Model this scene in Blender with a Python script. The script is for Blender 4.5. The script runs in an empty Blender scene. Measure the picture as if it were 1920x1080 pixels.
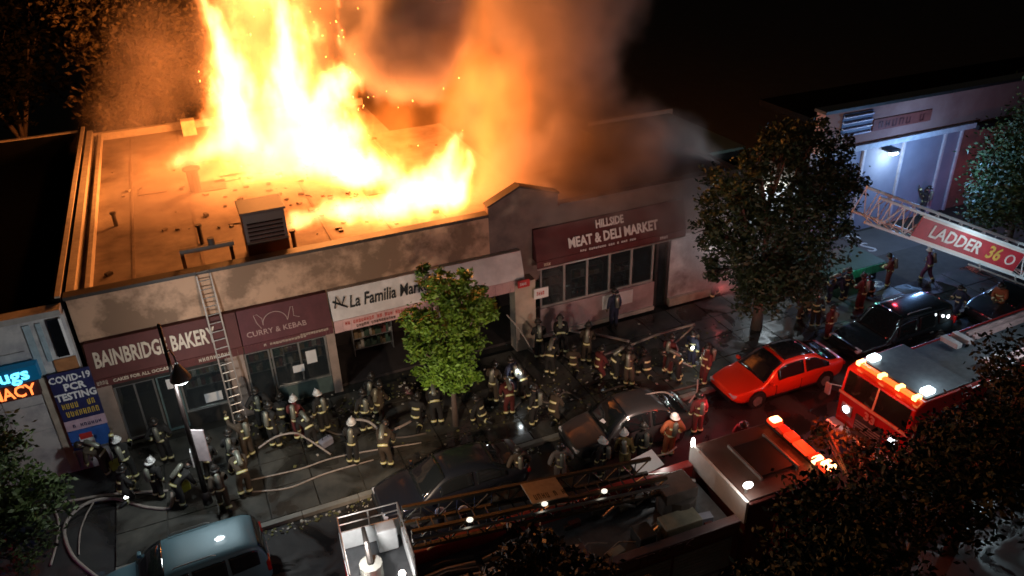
import bpy, bmesh, math, random
from mathutils import Vector, Matrix
random.seed(7)
PI = math.pi
R = math.radians
sc = bpy.context.scene
col = sc.collection

# ------------------------------------------------------------------ camera
FOC, PCX, PCY, CAMH = 1490.0, 960.0, 540.0, 18.0
UPV = -Vector((90, -2760, -FOC)).normalized()
XV = Vector((4040, 940, -FOC)).normalized()
XV = (XV - UPV * XV.dot(UPV)).normalized()
YV = UPV.cross(XV)
RC = Matrix((XV, YV, UPV))                      # camera space -> world
cam_d = bpy.data.cameras.new('camera')
cam = bpy.data.objects.new('camera', cam_d)
col.objects.link(cam)
cam.matrix_world = Matrix.Translation((0, 0, CAMH)) @ RC.to_4x4()
cam_d.sensor_width = 36.0
cam_d.lens = FOC / 1920 * 36
cam_d.clip_end = 600
cam_d.dof.use_dof = True
cam_d.dof.focus_distance = 9.0
cam_d.dof.aperture_fstop = 2.2
sc.camera = cam


def spot(px, py, z=0.0):
    """point of the place at height z seen at a photo pixel (used to survey positions)"""
    d = RC @ Vector((px - PCX, -(py - PCY), -FOC))
    t = (z - CAMH) / d.z
    return Vector((d.x * t, d.y * t, z))


# ------------------------------------------------------------------ world, exposure
w = bpy.data.worlds.new('World')
sc.world = w
w.use_nodes = True
wn = w.node_tree
bg = wn.nodes['Background']
sky = wn.nodes.new('ShaderNodeTexSky')
sky.sky_type = 'NISHITA'
sky.sun_disc = False
sky.sun_elevation = R(1.0)
sky.sun_rotation = R(200)
wn.links.new(sky.outputs[0], bg.inputs[0])
bg.inputs[1].default_value = 0.014
sc.view_settings.view_transform = 'Standard'
sc.view_settings.look = 'None'
sc.view_settings.exposure = 0.0
sc.view_settings.gamma = 1.0
cy = sc.cycles
cy.use_denoising = True
cy.max_bounces = 4
cy.diffuse_bounces = 2
cy.glossy_bounces = 2
cy.transmission_bounces = 3
cy.transparent_max_bounces = 8
cy.volume_bounces = 1
cy.sample_clamp_indirect = 3.0
cy.volume_step_rate = 1.5
cy.volume_max_steps = 256
cy.caustics_reflective = False
cy.caustics_refractive = False


def lamp(name, loc, power, color, radius=0.15, parent=None, spot_deg=None, aim=None, blend=0.6):
    d = bpy.data.lights.new(name, 'SPOT' if spot_deg else 'POINT')
    d.energy = power
    d.color = color
    d.shadow_soft_size = radius
    if spot_deg:
        d.spot_size = R(spot_deg)
        d.spot_blend = blend
    o = bpy.data.objects.new(name, d)
    col.objects.link(o)
    o.location = loc
    if aim is not None:
        o.rotation_euler = (Vector(aim) - Vector(loc)).to_track_quat('-Z', 'Y').to_euler()
    if parent:
        o.parent = parent
        o.matrix_parent_inverse = Matrix.Identity(4)
    return o


FIRE = (1.0, 0.33, 0.075)
# light of the flames themselves
for p, e in (((2.6, 37.5, 8.6), 5200), ((5.6, 36.0, 9.4), 5600), ((4.5, 38.5, 13.6), 3800), ((7.0, 30.4, 6.9), 900),
             ((9.5, 29.6, 7.2), 900)):
    lamp('flame_light', p, e, FIRE, 0.5)

# ------------------------------------------------------------------ node helper
class F:
    def __init__(s, t, k): s.t, s.k = t, k
    def _m(s, op, *a, clamp=False):
        n = s.t.nodes.new('ShaderNodeMath'); n.operation = op; n.use_clamp = clamp
        for i, v in enumerate((s,) + a):
            if isinstance(v, F): s.t.links.new(v.k, n.inputs[i])
            else: n.inputs[i].default_value = v
        return F(s.t, n.outputs[0])
    def __add__(s, o): return s._m('ADD', o)
    def __sub__(s, o): return s._m('SUBTRACT', o)
    def __mul__(s, o): return s._m('MULTIPLY', o)
    def max(s, o): return s._m('MAXIMUM', o)
    def min(s, o): return s._m('MINIMUM', o)
    def pow(s, o): return s._m('POWER', o)
    def c01(s): return s._m('ADD', 0.0, clamp=True)
    def _v(s, op, *a, out=0):
        n = s.t.nodes.new('ShaderNodeVectorMath'); n.operation = op
        for i, v in enumerate((s,) + a):
            if isinstance(v, F): s.t.links.new(v.k, n.inputs[i])
            elif v is not None: n.inputs[i].default_value = v
        return F(s.t, n.outputs[out])
    def vadd(s, v): return s._v('ADD', v)
    def vsub(s, v): return s._v('SUBTRACT', v)
    def vmul(s, v): return s._v('MULTIPLY', v)
    def vscale(s, v):
        n = s.t.nodes.new('ShaderNodeVectorMath'); n.operation = 'SCALE'
        s.t.links.new(s.k, n.inputs[0])
        if isinstance(v, F): s.t.links.new(v.k, n.inputs['Scale'])
        else: n.inputs['Scale'].default_value = v
        return F(s.t, n.outputs[0])
    def dot(s, v): return s._v('DOT_PRODUCT', v, out=1)
    def length(s): return s._v('LENGTH', out=1)
    def z(s):
        n = s.t.nodes.new('ShaderNodeSeparateXYZ'); s.t.links.new(s.k, n.inputs[0]); return F(s.t, n.outputs[2])
    def noise(s, scale, detail=3, rough=0.5, colour=False, dist=0.0):
        n = s.t.nodes.new('ShaderNodeTexNoise')
        n.inputs['Scale'].default_value = scale; n.inputs['Detail'].default_value = detail
        n.inputs['Roughness'].default_value = rough; n.inputs['Distortion'].default_value = dist
        s.t.links.new(s.k, n.inputs['Vector'])
        return F(s.t, n.outputs['Color' if colour else 0])


# ------------------------------------------------------------------ materials
MATS = {}


def mat(name, c, rough=0.7, metal=0.0, var=0.3, scale=3.0, bump=0.1, emit=None, es=1.0, c2=None, coat=0.0, lo=0.35, hi=0.65, spec=0.5, wet=0.0):
    if name in MATS: return MATS[name]
    m = bpy.data.materials.new(name); m.use_nodes = True
    t = m.node_tree; b = t.nodes['Principled BSDF']
    b.inputs['Roughness'].default_value = rough
    b.inputs['Metallic'].default_value = metal
    b.inputs['Coat Weight'].default_value = coat
    b.inputs['Specular IOR Level'].default_value = spec
    tc = t.nodes.new('ShaderNodeTexCoord')
    no = t.nodes.new('ShaderNodeTexNoise'); no.inputs['Scale'].default_value = scale
    no.inputs['Detail'].default_value = 6; no.inputs['Roughness'].default_value = 0.65
    t.links.new(tc.outputs['Object'], no.inputs['Vector'])
    rp = t.nodes.new('ShaderNodeValToRGB')
    rp.color_ramp.elements[0].position = lo; rp.color_ramp.elements[1].position = hi
    d = c2 if c2 else tuple(x * (1 - var) for x in c)
    rp.color_ramp.elements[0].color = (*d, 1); rp.color_ramp.elements[1].color = (*c, 1)
    t.links.new(no.outputs[0], rp.inputs[0]); t.links.new(rp.outputs[0], b.inputs['Base Color'])
    if bump:
        bn = t.nodes.new('ShaderNodeBump'); bn.inputs['Strength'].default_value = bump
        n2 = t.nodes.new('ShaderNodeTexNoise'); n2.inputs['Scale'].default_value = scale * 9; n2.inputs['Detail'].default_value = 4
        t.links.new(tc.outputs['Object'], n2.inputs['Vector'])
        t.links.new(n2.outputs[0], bn.inputs['Height']); t.links.new(bn.outputs[0], b.inputs['Normal'])
    if wet:   # puddles and run-off: smoother where the low-frequency noise dips
        g_ = t.nodes.new('ShaderNodeNewGeometry'); n4 = t.nodes.new('ShaderNodeTexNoise'); n4.inputs['Scale'].default_value = .55; n4.inputs['Detail'].default_value = 5; n4.inputs['Distortion'].default_value = .8
        t.links.new(g_.outputs['Position'], n4.inputs['Vector'])
        mr = t.nodes.new('ShaderNodeMapRange'); mr.inputs[1].default_value = .42; mr.inputs[2].default_value = .56; mr.inputs[3].default_value = .12; mr.inputs[4].default_value = wet
        t.links.new(n4.outputs[0], mr.inputs[0]); t.links.new(mr.outputs[0], b.inputs['Roughness'])
        mx = t.nodes.new('ShaderNodeMix'); mx.data_type = 'RGBA'; mx.blend_type = 'MULTIPLY'; mx.inputs[0].default_value = 1
        m5 = t.nodes.new('ShaderNodeMapRange'); m5.inputs[1].default_value = .40; m5.inputs[2].default_value = .6; m5.inputs[3].default_value = .45; m5.inputs[4].default_value = 1.0
        t.links.new(n4.outputs[0], m5.inputs[0]); t.links.new(rp.outputs[0], mx.inputs[6]); t.links.new(m5.outputs[0], mx.inputs[7]); t.links.new(mx.outputs[2], b.inputs['Base Color'])
    if emit:
        b.inputs['Emission Color'].default_value = (*emit, 1); b.inputs['Emission Strength'].default_value = es
    MATS[name] = m
    return m


def glassmat(name, tint=(0.03, 0.04, 0.045), alpha=0.55, rough=0.05):
    if name in MATS: return MATS[name]
    m = bpy.data.materials.new(name); m.use_nodes = True
    t = m.node_tree; b = t.nodes['Principled BSDF']
    b.inputs['Base Color'].default_value = (*tint, 1); b.inputs['Roughness'].default_value = rough
    b.inputs['Alpha'].default_value = alpha; b.inputs['Specular IOR Level'].default_value = 0.8
    MATS[name] = m
    return m


asphalt = mat('asphalt', (0.05, 0.048, 0.045), 0.45, wet=.8, var=0.55, scale=0.5, bump=0.25, c2=(0.024, 0.024, 0.025))
concrete = mat('paving_concrete', (0.095, 0.088, 0.072), 0.45, scale=.7, c2=(.03, .03, .026), wet=.75)
kerbm = mat('kerb_stone', (0.24, 0.23, 0.2), 0.7)
stucco = mat('patched_stucco', (0.56, 0.34, 0.22), 0.9, scale=0.55, c2=(0.25, 0.15, 0.095), lo=0.44, hi=0.56, bump=0.3)
sooty = mat('sooty_render', (0.26, 0.19, 0.16), 0.9, scale=0.6, c2=(0.12, 0.09, 0.08), bump=0.2)
palewall = mat('pale_cladding', (0.5, 0.48, 0.46), 0.7, scale=1.2, c2=(0.3, 0.29, 0.3), lo=.4, hi=.6)
coping = mat('dark_coping', (0.035, 0.022, 0.016), 0.6)
palecoping = mat('pale_coping', (0.45, 0.38, 0.3), 0.6)
rooftar = mat('roof_membrane', (0.25, 0.2, 0.16), 0.85, scale=0.35, c2=(0.10, 0.07, 0.055), bump=0.35, lo=.36, hi=.6)
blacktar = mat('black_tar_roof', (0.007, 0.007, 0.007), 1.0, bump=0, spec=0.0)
maroon = mat('maroon_canvas', (0.115, 0.028, 0.024), 0.75, var=0.25, scale=2)
cream = mat('cream_letter', (0.75, 0.62, 0.48), 0.6, bump=0)
white = mat('white_print', (0.78, 0.76, 0.74), 0.6, bump=0, var=.1)
whitecloth = mat('white_banner', (0.86, 0.78, 0.74), 0.7, scale=1.0, var=0.3)
black = mat('black_plastic', (0.012, 0.012, 0.013), 0.5)
blackl = mat('black_letter', (0.01, 0.012, 0.015), 0.6, bump=0)
redp = mat('red_print', (0.6, 0.04, 0.035), 0.6, bump=0)
alu = mat('aluminium', (0.55, 0.54, 0.52), 0.35, 0.8, var=.2, bump=0.02)
steel = mat('dark_steel', (0.09, 0.085, 0.08), 0.45, 0.7)
glass = glassmat('shop_glass', alpha=.4)
carglass = glassmat('car_glass', (0.01, 0.012, 0.013), 1.0, 0.04)
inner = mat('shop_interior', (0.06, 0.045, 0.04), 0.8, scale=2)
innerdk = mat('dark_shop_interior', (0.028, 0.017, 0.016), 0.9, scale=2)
rubber = mat('tyre_rubber', (0.015, 0.015, 0.015), 0.85)
hosem = mat('hose_canvas', (0.42, 0.35, 0.3), 0.8, scale=8)
hosey = mat('yellow_hose', (0.3, 0.28, 0.2), 0.8, scale=8)
firered = mat('fire_truck_red', (0.42, 0.02, 0.015), 0.25, var=.15, coat=.6, bump=0.01)
trkwhite = mat('truck_white', (0.6, 0.58, 0.55), 0.35, var=.15, coat=.3, bump=.01)
treadpl = mat('tread_plate', (0.12, 0.13, 0.14), 0.45, 0.5, scale=5)
bunker = mat('black_bunker_cloth', (0.022, 0.02, 0.018), 0.85, scale=6)
tan = mat('tan_bunker_cloth', (0.065, 0.045, 0.028), 0.85, scale=6)
redtone = mat('red_and_redlit_cloth', (0.13, 0.022, 0.02), 0.85, scale=6)  # red coats; on red-lit crew the red light is put into this cloth colour
bluejk = mat('navy_cloth', (0.03, 0.035, 0.07), 0.85, scale=6)
skin = mat('skin', (0.42, 0.25, 0.18), 0.6, bump=0)
glove = mat('leather_glove', (0.13, 0.09, 0.05), 0.8)
stripe = mat('reflective_yellow_tape', (0.75, 0.68, 0.22), 0.35, bump=0, var=.15)
stripew = mat('reflective_silver_tape', (0.8, 0.78, 0.7), 0.35, bump=0, var=.15)
helmk = mat('black_helmet_shell', (0.03, 0.026, 0.022), 0.35)
helmw = mat('white_helmet_shell', (0.75, 0.74, 0.7), 0.35)
tankm = mat('air_tank_shell', (0.25, 0.25, 0.2), 0.35, .3)
bark = mat('bark', (0.14, 0.10, 0.08), 0.9, scale=5, bump=.5)
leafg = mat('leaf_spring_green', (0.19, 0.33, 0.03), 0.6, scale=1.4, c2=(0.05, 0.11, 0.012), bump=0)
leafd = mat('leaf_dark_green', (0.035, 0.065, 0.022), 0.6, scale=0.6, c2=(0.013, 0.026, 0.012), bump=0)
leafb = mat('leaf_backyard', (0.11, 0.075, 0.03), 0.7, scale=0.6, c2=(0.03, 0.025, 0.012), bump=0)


def glow(name, c, s):
    if name in MATS: return MATS[name]
    m = bpy.data.materials.new(name); m.use_nodes = True
    b = m.node_tree.nodes['Principled BSDF']
    b.inputs['Base Color'].default_value = (0.8 * c[0], 0.8 * c[1], 0.8 * c[2], 1)
    b.inputs['Emission Color'].default_value = (*c, 1); b.inputs['Emission Strength'].default_value = s
    MATS[name] = m
    return m


# ------------------------------------------------------------------ mesh helpers
def link(o, parent=None):
    col.objects.link(o)
    if parent: o.parent = parent
    return o


class MB:
    def __init__(s): s.v, s.f, s.mi = [], [], []
    def add(s, vs, fs, mi=0):
        n = len(s.v); s.v += [tuple(v) for v in vs]; s.f += [tuple(i + n for i in f) for f in fs]; s.mi += [mi] * len(fs)
        return s
    def box(s, c, d, rot=None, mi=0):
        x, y, z = d[0] / 2, d[1] / 2, d[2] / 2
        vs = [Vector((a * x, b * y, e * z)) for a in (-1, 1) for b in (-1, 1) for e in (-1, 1)]
        if rot is not None: vs = [rot @ v for v in vs]
        c = Vector(c)
        return s.add([v + c for v in vs], [(0, 1, 3, 2), (4, 6, 7, 5), (0, 4, 5, 1), (2, 3, 7, 6), (0, 2, 6, 4), (1, 5, 7, 3)], mi)
    def bb(s, x0, x1, y0, y1, z0, z1, mi=0):
        return s.box(((x0 + x1) / 2, (y0 + y1) / 2, (z0 + z1) / 2), (x1 - x0, y1 - y0, z1 - z0), None, mi)
    def tube(s, pts, r, n=6, mi=0, cap=True):
        pts = [Vector(p) for p in pts]; rs = r if isinstance(r, (list, tuple)) else [r] * len(pts)
        rings = []; u = None
        for i, p in enumerate(pts):
            d = (pts[min(i + 1, len(pts) - 1)] - pts[max(i - 1, 0)])
            if d.length < 1e-6: d = Vector((0, 0, 1))
            d.normalize()
            if u is None: u = d.orthogonal().normalized()
            else:
                u = (u - d * u.dot(d))
                u = u.normalized() if u.length > 1e-4 else d.orthogonal().normalized()
            v = d.cross(u)
            rings.append([p + (u * math.cos(2 * PI * k / n) + v * math.sin(2 * PI * k / n)) * rs[i] for k in range(n)])
        vs = [q for g in rings for q in g]; fs = []
        for i in range(len(pts) - 1):
            for k in range(n):
                fs.append((i * n + k, i * n + (k + 1) % n, (i + 1) * n + (k + 1) % n, (i + 1) * n + k))
        if cap: fs += [tuple(range(n - 1, -1, -1)), tuple((len(pts) - 1) * n + k for k in range(n))]
        return s.add(vs, fs, mi)
    def ball(s, c, r, n=8, m=6, mi=0):
        c = Vector(c); r = Vector(r) if isinstance(r, (tuple, list)) else Vector((r, r, r))
        vs = [c + Vector((0, 0, r.z))]
        for j in range(1, m):
            a = PI * j / m
            vs += [c + Vector((r.x * math.sin(a) * math.cos(2 * PI * k / n), r.y * math.sin(a) * math.sin(2 * PI * k / n), r.z * math.cos(a))) for k in range(n)]
        vs.append(c - Vector((0, 0, r.z)))
        fs = [(0, 1 + k, 1 + (k + 1) % n) for k in range(n)]
        for j in range(m - 2):
            for k in range(n):
                fs.append((1 + j * n + k, 1 + (j + 1) * n + k, 1 + (j + 1) * n + (k + 1) % n, 1 + j * n + (k + 1) % n))
        L = len(vs) - 1
        fs += [(L, 1 + (m - 2) * n + (k + 1) % n, 1 + (m - 2) * n + k) for k in range(n)]
        return s.add(vs, fs, mi)
    def prism(s, poly, ax, a, b, mi=0):
        """poly of 2-D points extruded along axis ax (0 x, 1 y, 2 z) from a to b"""
        def P(p, h):
            q = [0, 0, 0]; o = [i for i in range(3) if i != ax]; q[o[0]], q[o[1]], q[ax] = p[0], p[1], h; return q
        n = len(poly); vs = [P(p, a) for p in poly] + [P(p, b) for p in poly]
        return s.add(vs, [tuple(range(n)), tuple(range(2 * n - 1, n - 1, -1))] + [(i, (i + 1) % n, (i + 1) % n + n, i + n) for i in range(n)], mi)
    def mesh(s, name, mats, smooth=False):
        me = bpy.data.meshes.new(name); me.from_pydata(s.v, [], s.f)
        for m in (mats if isinstance(mats, (list, tuple)) else [mats]): me.materials.append(m)
        for p, i in zip(me.polygons, s.mi): p.material_index = i; p.use_smooth = smooth
        bm = bmesh.new(); bm.from_mesh(me); bmesh.ops.recalc_face_normals(bm, faces=bm.faces); bm.to_mesh(me); bm.free()
        return me
    def build(s, name, mats, parent=None, smooth=False, bevel=0.0, loc=None, kind=None):
        o = link(bpy.data.objects.new(name, s.mesh(name, mats, smooth)), parent)
        if loc is not None: o.location = loc
        if bevel:
            b = o.modifiers.new('edge', 'BEVEL'); b.width = bevel; b.segments = 2; b.limit_method = 'ANGLE'
        if kind: o['kind'] = kind
        return o


def tag(o, label, cat, group=None, kind=None):
    o['label'] = label; o['category'] = cat
    if group: o['group'] = group
    if kind: o['kind'] = kind
    return o


def thing(name, label, cat, loc=(0, 0, 0), rz=0.0, group=None):
    o = bpy.data.objects.new(name, None); col.objects.link(o)
    o.empty_display_size = 0.3; o.location = loc; o.rotation_euler = (0, 0, rz)
    return tag(o, label, cat, group)


def copy_tree(o, parent=None):
    c = o.copy(); col.objects.link(c); c.parent = parent
    for ch in list(o.children): copy_tree(ch, c)
    return c


def lettering(s, size, m, parent, loc, rot=(PI / 2, 0, 0), xs=1.0, bold=0.0, name='lettering', align='CENTER', ext=0.008, shear=0.0):
    cu = bpy.data.curves.new(name, 'FONT'); cu.body = s; cu.size = size; cu.extrude = ext; cu.offset = bold
    cu.align_x = align; cu.align_y = 'CENTER'; cu.shear = shear; cu.resolution_u = 2
    t = bpy.data.objects.new('t', cu); col.objects.link(t)
    dg = bpy.context.evaluated_depsgraph_get()
    me = bpy.data.meshes.new_from_object(t.evaluated_get(dg)); me.name = name
    bpy.data.objects.remove(t)
    me.materials.clear(); me.materials.append(m)
    for p in me.polygons: p.material_index = 0
    o = link(bpy.data.objects.new(name, me), parent); o.location = loc; o.rotation_euler = rot; o.scale = (xs, 1, 1)
    return o


def scribble(n, h, wd, m, parent, loc, rot=(PI / 2, 0, 0), name='small_lettering', gap=0.25, seed=1):
    """print too small to read in the photograph: a row of letter-like strokes"""
    rr = random.Random(seed); b = MB(); x = 0
    cw = wd / n
    for i in range(n):
        if rr.random() < 0.12: x += cw; continue
        for k in range(2): b.box((x + cw * (0.2 + 0.45 * k), h * rr.uniform(.45, .55), 0.004), (cw * 0.2, h * rr.uniform(.8, 1), 0.008))
        b.box((x + cw * 0.42, h * rr.choice((.1, .5, .9)), 0.0045), (cw * 0.5, h * 0.18, 0.007))
        x += cw
    o = b.build(name, m, parent, kind='stuff'); o.location = loc; o.rotation_euler = rot
    return o


def quadpatch(c, u0, u1, v0, v1, off=0.012, th=0.006):
    """plate over part of a 4-corner face c = [(u0,v0),(u1,v0),(u1,v1),(u0,v1)]"""
    c = [Vector(p) for p in c]
    def P(u, v): return c[0] * (1 - u) * (1 - v) + c[1] * u * (1 - v) + c[2] * u * v + c[3] * (1 - u) * v
    n = (c[1] - c[0]).cross(c[3] - c[0]).normalized()
    q = [P(u0, v0), P(u1, v0), P(u1, v1), P(u0, v1)]
    b = MB(); b.add([p + n * (off - th) for p in q] + [p + n * off for p in q],
                    [(3, 2, 1, 0), (4, 5, 6, 7), (0, 1, 5, 4), (1, 2, 6, 5), (2, 3, 7, 6), (3, 0, 4, 7)])
    return b


# ================================================================== SETTING
g = MB(); g.bb(-140, 220, -40, 320, -0.6, -0.004)
o = g.build('ground', mat('yard_soil', (0.03, 0.026, 0.02), 0.95, scale=.8), kind='structure')
g = MB(); g.add([(-140, -30, 0), (220, -30, 0), (220, 19.8, 0), (-4.4, 19.8, 0), (-4.4, 25.34, 0), (-140, 25.34, 0)], [(0, 1, 2, 3, 4, 5)])
road = g.build('road', asphalt, kind='structure')
g = MB(); g.add([(27.4, 19.8, 0.004), (34, 19.8, 0.004), (34, 28.3, 0.004), (27.4, 28.3, 0.004)], [(0, 1, 2, 3)])
g.build('forecourt_pavement', mat('forecourt_asphalt', (0.085, 0.08, 0.075), 0.6, scale=1), kind='structure')
# painted letters on the asphalt by the corner building
roadpaint = mat('worn_road_paint', (0.7, 0.7, 0.66), 0.6, scale=4, c2=(.3, .3, .3))
h_ = lettering('H', 1.15, roadpaint, None, (31.1, 28.0, 0.012), (0, 0, R(-8)), 0.9, .02, 'road_marking', ext=.002); h_['kind'] = 'structure'
h_ = lettering('S', 1.5, roadpaint, None, (30.9, 26.6, 0.012), (0, 0, R(-8)), 0.9, .0, 'road_marking', ext=.002); h_['kind'] = 'structure'

# sidewalk: bed plus single slabs
g = MB(); g.bb(-4.5, 60, 19.98, 25.6, -0.05, 0.07)
walk = g.build('sidewalk', mat('mortar_joint', (0.075, 0.07, 0.062), .9), kind='structure')
slabme = []
for k in range(3):
    b = MB(); b.box((0, 0, 0), (1.46, 1.36, 0.06)); slabme.append(b.mesh('paving_slab', concrete))
for i in range(-3, 26):
    for j in range(4):
        if i >= 19 and j > 1: continue
        s_ = link(bpy.data.objects.new('paving_slab', slabme[(i * 3 + j) % 3]), walk)
        s_.location = (i * 1.5 + 0.75, 20.7 + j * 1.4, 0.105 + random.uniform(-.006, .006)); s_.rotation_euler = (random.uniform(-.004, .004), random.uniform(-.004, .004), PI * ((i + j) % 2))
kb = MB(); kb.box((0, 0, 0), (1.78, 0.2, 0.3)); kme = kb.mesh('kerb_stone', kerbm)
kerb = thing('kerb', 'pale granite kerb between the sidewalk and the road', 'kerb', (0, 19.88, 0)); del kerb['category']; del kerb['label']; kerb['kind'] = 'structure'
for i in range(-2, 20):
    k_ = link(bpy.data.objects.new('kerb_stone', kme), kerb); k_.location = (i * 1.8, random.uniform(-.01, .01), -0.01)

# litter, wet leaves along the gutter and hose-soaked debris on the pavement
def scatter(name, n, fx, m, zz, size, kind='stuff'):
    b = MB()
    for i in range(n):
        x, y = fx(); s = random.uniform(*size)
        b.box((x, y, zz + s * .2), (s, s * random.uniform(.4, 1), s * random.uniform(.2, .6)), Matrix.Rotation(random.uniform(0, 6.3), 3, 'Z'), random.choice((0, 0, 1, 2)))
    return b.build(name, m, kind=kind)
dm = [mat('leaf_litter', (0.16, 0.15, 0.05), .8), mat('pale_litter', (0.55, 0.5, 0.42), .7), mat('dark_litter', (0.04, 0.03, 0.025), .9)]
scatter('gutter_litter', 420, lambda: (random.uniform(-2, 9), 19.6 + random.gauss(0, .14)), dm, 0.0, (.02, .09))
scatter('pavement_debris', 600, lambda: (random.gauss(12.5, 3.5), random.gauss(22.4, 1.0)), dm, 0.13, (.02, .1))
scatter('shopfront_debris', 380, lambda: (random.uniform(0, 8), random.gauss(24.6, .5)), dm, 0.13, (.02, .12))

# ================================================================== BUILDINGS
FY = 26.0
bld = thing('store_building', 'long flat-roofed one-storey store building with patched beige parapet, its roof on fire', 'building', (4, FY, 0))
def local(o, p):  # parent keeping world coordinates
    o.parent = p; o.matrix_parent_inverse = Matrix.Translation(-Vector(p.location)); return o
def bpart(p, name, b, m, **k): return local(b.build(name, m, **k), p)
b = MB(); b.bb(-4.55, 9.95, FY, FY + .3, 2.9, 6.08); bpart(bld, 'parapet_wall', b, stucco)
b = MB(); b.prism([(9.95, 2.9), (12.0, 2.9), (12.9, 6.08), (12.9, 6.5), (11.3, 7.02), (9.95, 6.42)], 1, FY, FY + .35); bpart(bld, 'gable_wall', b, sooty)
for x_, w_, a_ in ((10.6, 1.5, -24), (12.12, 1.72, 18)):
    b = MB(); b.box((x_, FY + .17, 6.79), (w_, .46, .07), Matrix.Rotation(R(a_), 3, 'Y')); bpart(bld, 'gable_coping', b, coping)
b = MB(); b.bb(-4.6, 9.94, FY - .08, FY + .36, 6.08, 6.2); bpart(bld, 'coping', b, coping)
b = MB(); b.bb(-4.55, 10, FY + .301, 46, 5.3, 5.62); b.bb(10, 12.8, FY + .301, 40, 5.3, 5.62); bpart(bld, 'roof', b, rooftar)
b = MB(); b.bb(-4.55, -4.3, FY + .37, 46, 5.63, 6.16); b.bb(-4.05, -3.9, FY + .37, 45.9, 5.63, 5.98); bpart(bld, 'side_parapet', b, palecoping)
b = MB(); b.bb(-4.29, 10, 45.7, 46, 5.63, 6.0); bpart(bld, 'rear_parapet', b, palecoping)
b = MB(); b.bb(-4.55, -4.3, FY + .301, 46, 0, 5.29); b.bb(12.55, 12.8, FY + 3, 40, 0, 5.29); b.bb(9.7, 10, 40.01, 46, 0, 5.29); b.bb(10.01, 12.54, 39.7, 40, 0, 5.29); b.bb(-4.29, 9.69, 45.6, 46, 0, 5.29); bpart(bld, 'outer_wall', b, sooty)
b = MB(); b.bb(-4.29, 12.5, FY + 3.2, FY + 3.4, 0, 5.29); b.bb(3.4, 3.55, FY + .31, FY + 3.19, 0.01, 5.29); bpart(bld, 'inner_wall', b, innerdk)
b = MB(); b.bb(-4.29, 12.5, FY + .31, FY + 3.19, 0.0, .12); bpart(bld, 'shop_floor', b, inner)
pier = mat('pier_render', (0.42, 0.31, 0.25), .8, scale=1.5)
for x0, x1, mm in ((-4.55, -4.05, pier), (-0.35, 0.3, pier), (3.28, 3.6, pier)):
    b = MB(); b.bb(x0, x1, FY - .02, FY + .28, 0, 2.89); bpart(bld, 'pier', b, mm, bevel=.01)
b = MB(); b.bb(10.7, 11.6, 25.4, 25.98, 0.13, 3.3); bpart(bld, 'pier', b, mat('cream_pier', (0.55, 0.43, 0.33), .8, scale=.8, c2=(.38, .3, .24)), bevel=.015)
b = MB(); b.bb(-4.04, -.36, FY + .02, FY + .25, 2.5, 2.89); b.bb(.31, 3.27, FY + .02, FY + .25, 2.6, 2.89); bpart(bld, 'lintel', b, steel)

def window(p, x0, x1, z0, z1, n, y, frm, gl, fw=.06, nz=1):
    f = MB()
    f.bb(x0, x1, y - .05, y + .05, z0, z0 + fw); f.bb(x0, x1, y - .05, y + .05, z1 - fw, z1)
    for i in range(n + 1):
        x = x0 + (x1 - x0 - fw) * i / n; f.bb(x, x + fw, y - .048, y + .048, z0 + fw, z1 - fw)
    fo = bpart(p, 'window', f, frm)
    for i in range(n):
        xa = x0 + (x1 - x0 - fw) * i / n + fw; xb = x0 + (x1 - x0 - fw) * (i + 1) / n
        for j in range(nz):
            za = z0 + fw + (z1 - z0 - 2 * fw) * j / nz; zb = z0 + fw + (z1 - z0 - 2 * fw) * (j + 1) / nz
            q = MB(); q.bb(xa, xb, y - .008, y + .008, za + .003, zb - .003 - (.03 if j < nz - 1 else 0)); go = q.build('pane', gl); go.parent = fo; go.matrix_parent_inverse = fo.matrix_parent_inverse.copy(); go.matrix_parent_inverse = Matrix.Identity(4)
            go.location = (0, 0, 0)
    return fo
window(bld, -4.04, -2.75, .2, 2.5, 2, FY + .12, alu, glass)
window(bld, -2.7, -2.0, .15, 2.5, 1, FY + .12, mat('teal_frame', (.2, .3, .3), .4, .4), glass)
window(bld, -1.98, -.37, .75, 2.5, 1, FY + .12, alu, glass)
b = MB(); b.bb(-1.98, -.37, FY + .04, FY + .2, .1, .748); bpart(bld, 'stall_riser', b, steel)
window(bld, .32, 1.2, .1, 2.6, 1, FY + .12, alu, glass)
window(bld, 1.24, 3.26, .8, 2.6, 2, FY + .12, alu, glass)
b = MB(); b.bb(1.24, 3.26, FY + .04, FY + .2, .1, .798); bpart(bld, 'stall_riser', b, mat('green_riser', (.09, .13, .12), .5))
for x, z, ww, hh in ((-1.3, .95, .6, .38), (1.9, 1.3, .42, .3), (2.45, 1.55, .38, .55), (-2.4, 1.9, .3, .4)):
    b = MB(); b.bb(x, x + ww, FY + .07, FY + .08, z, z + hh); bpart(bld, 'poster', b, white)
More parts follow.
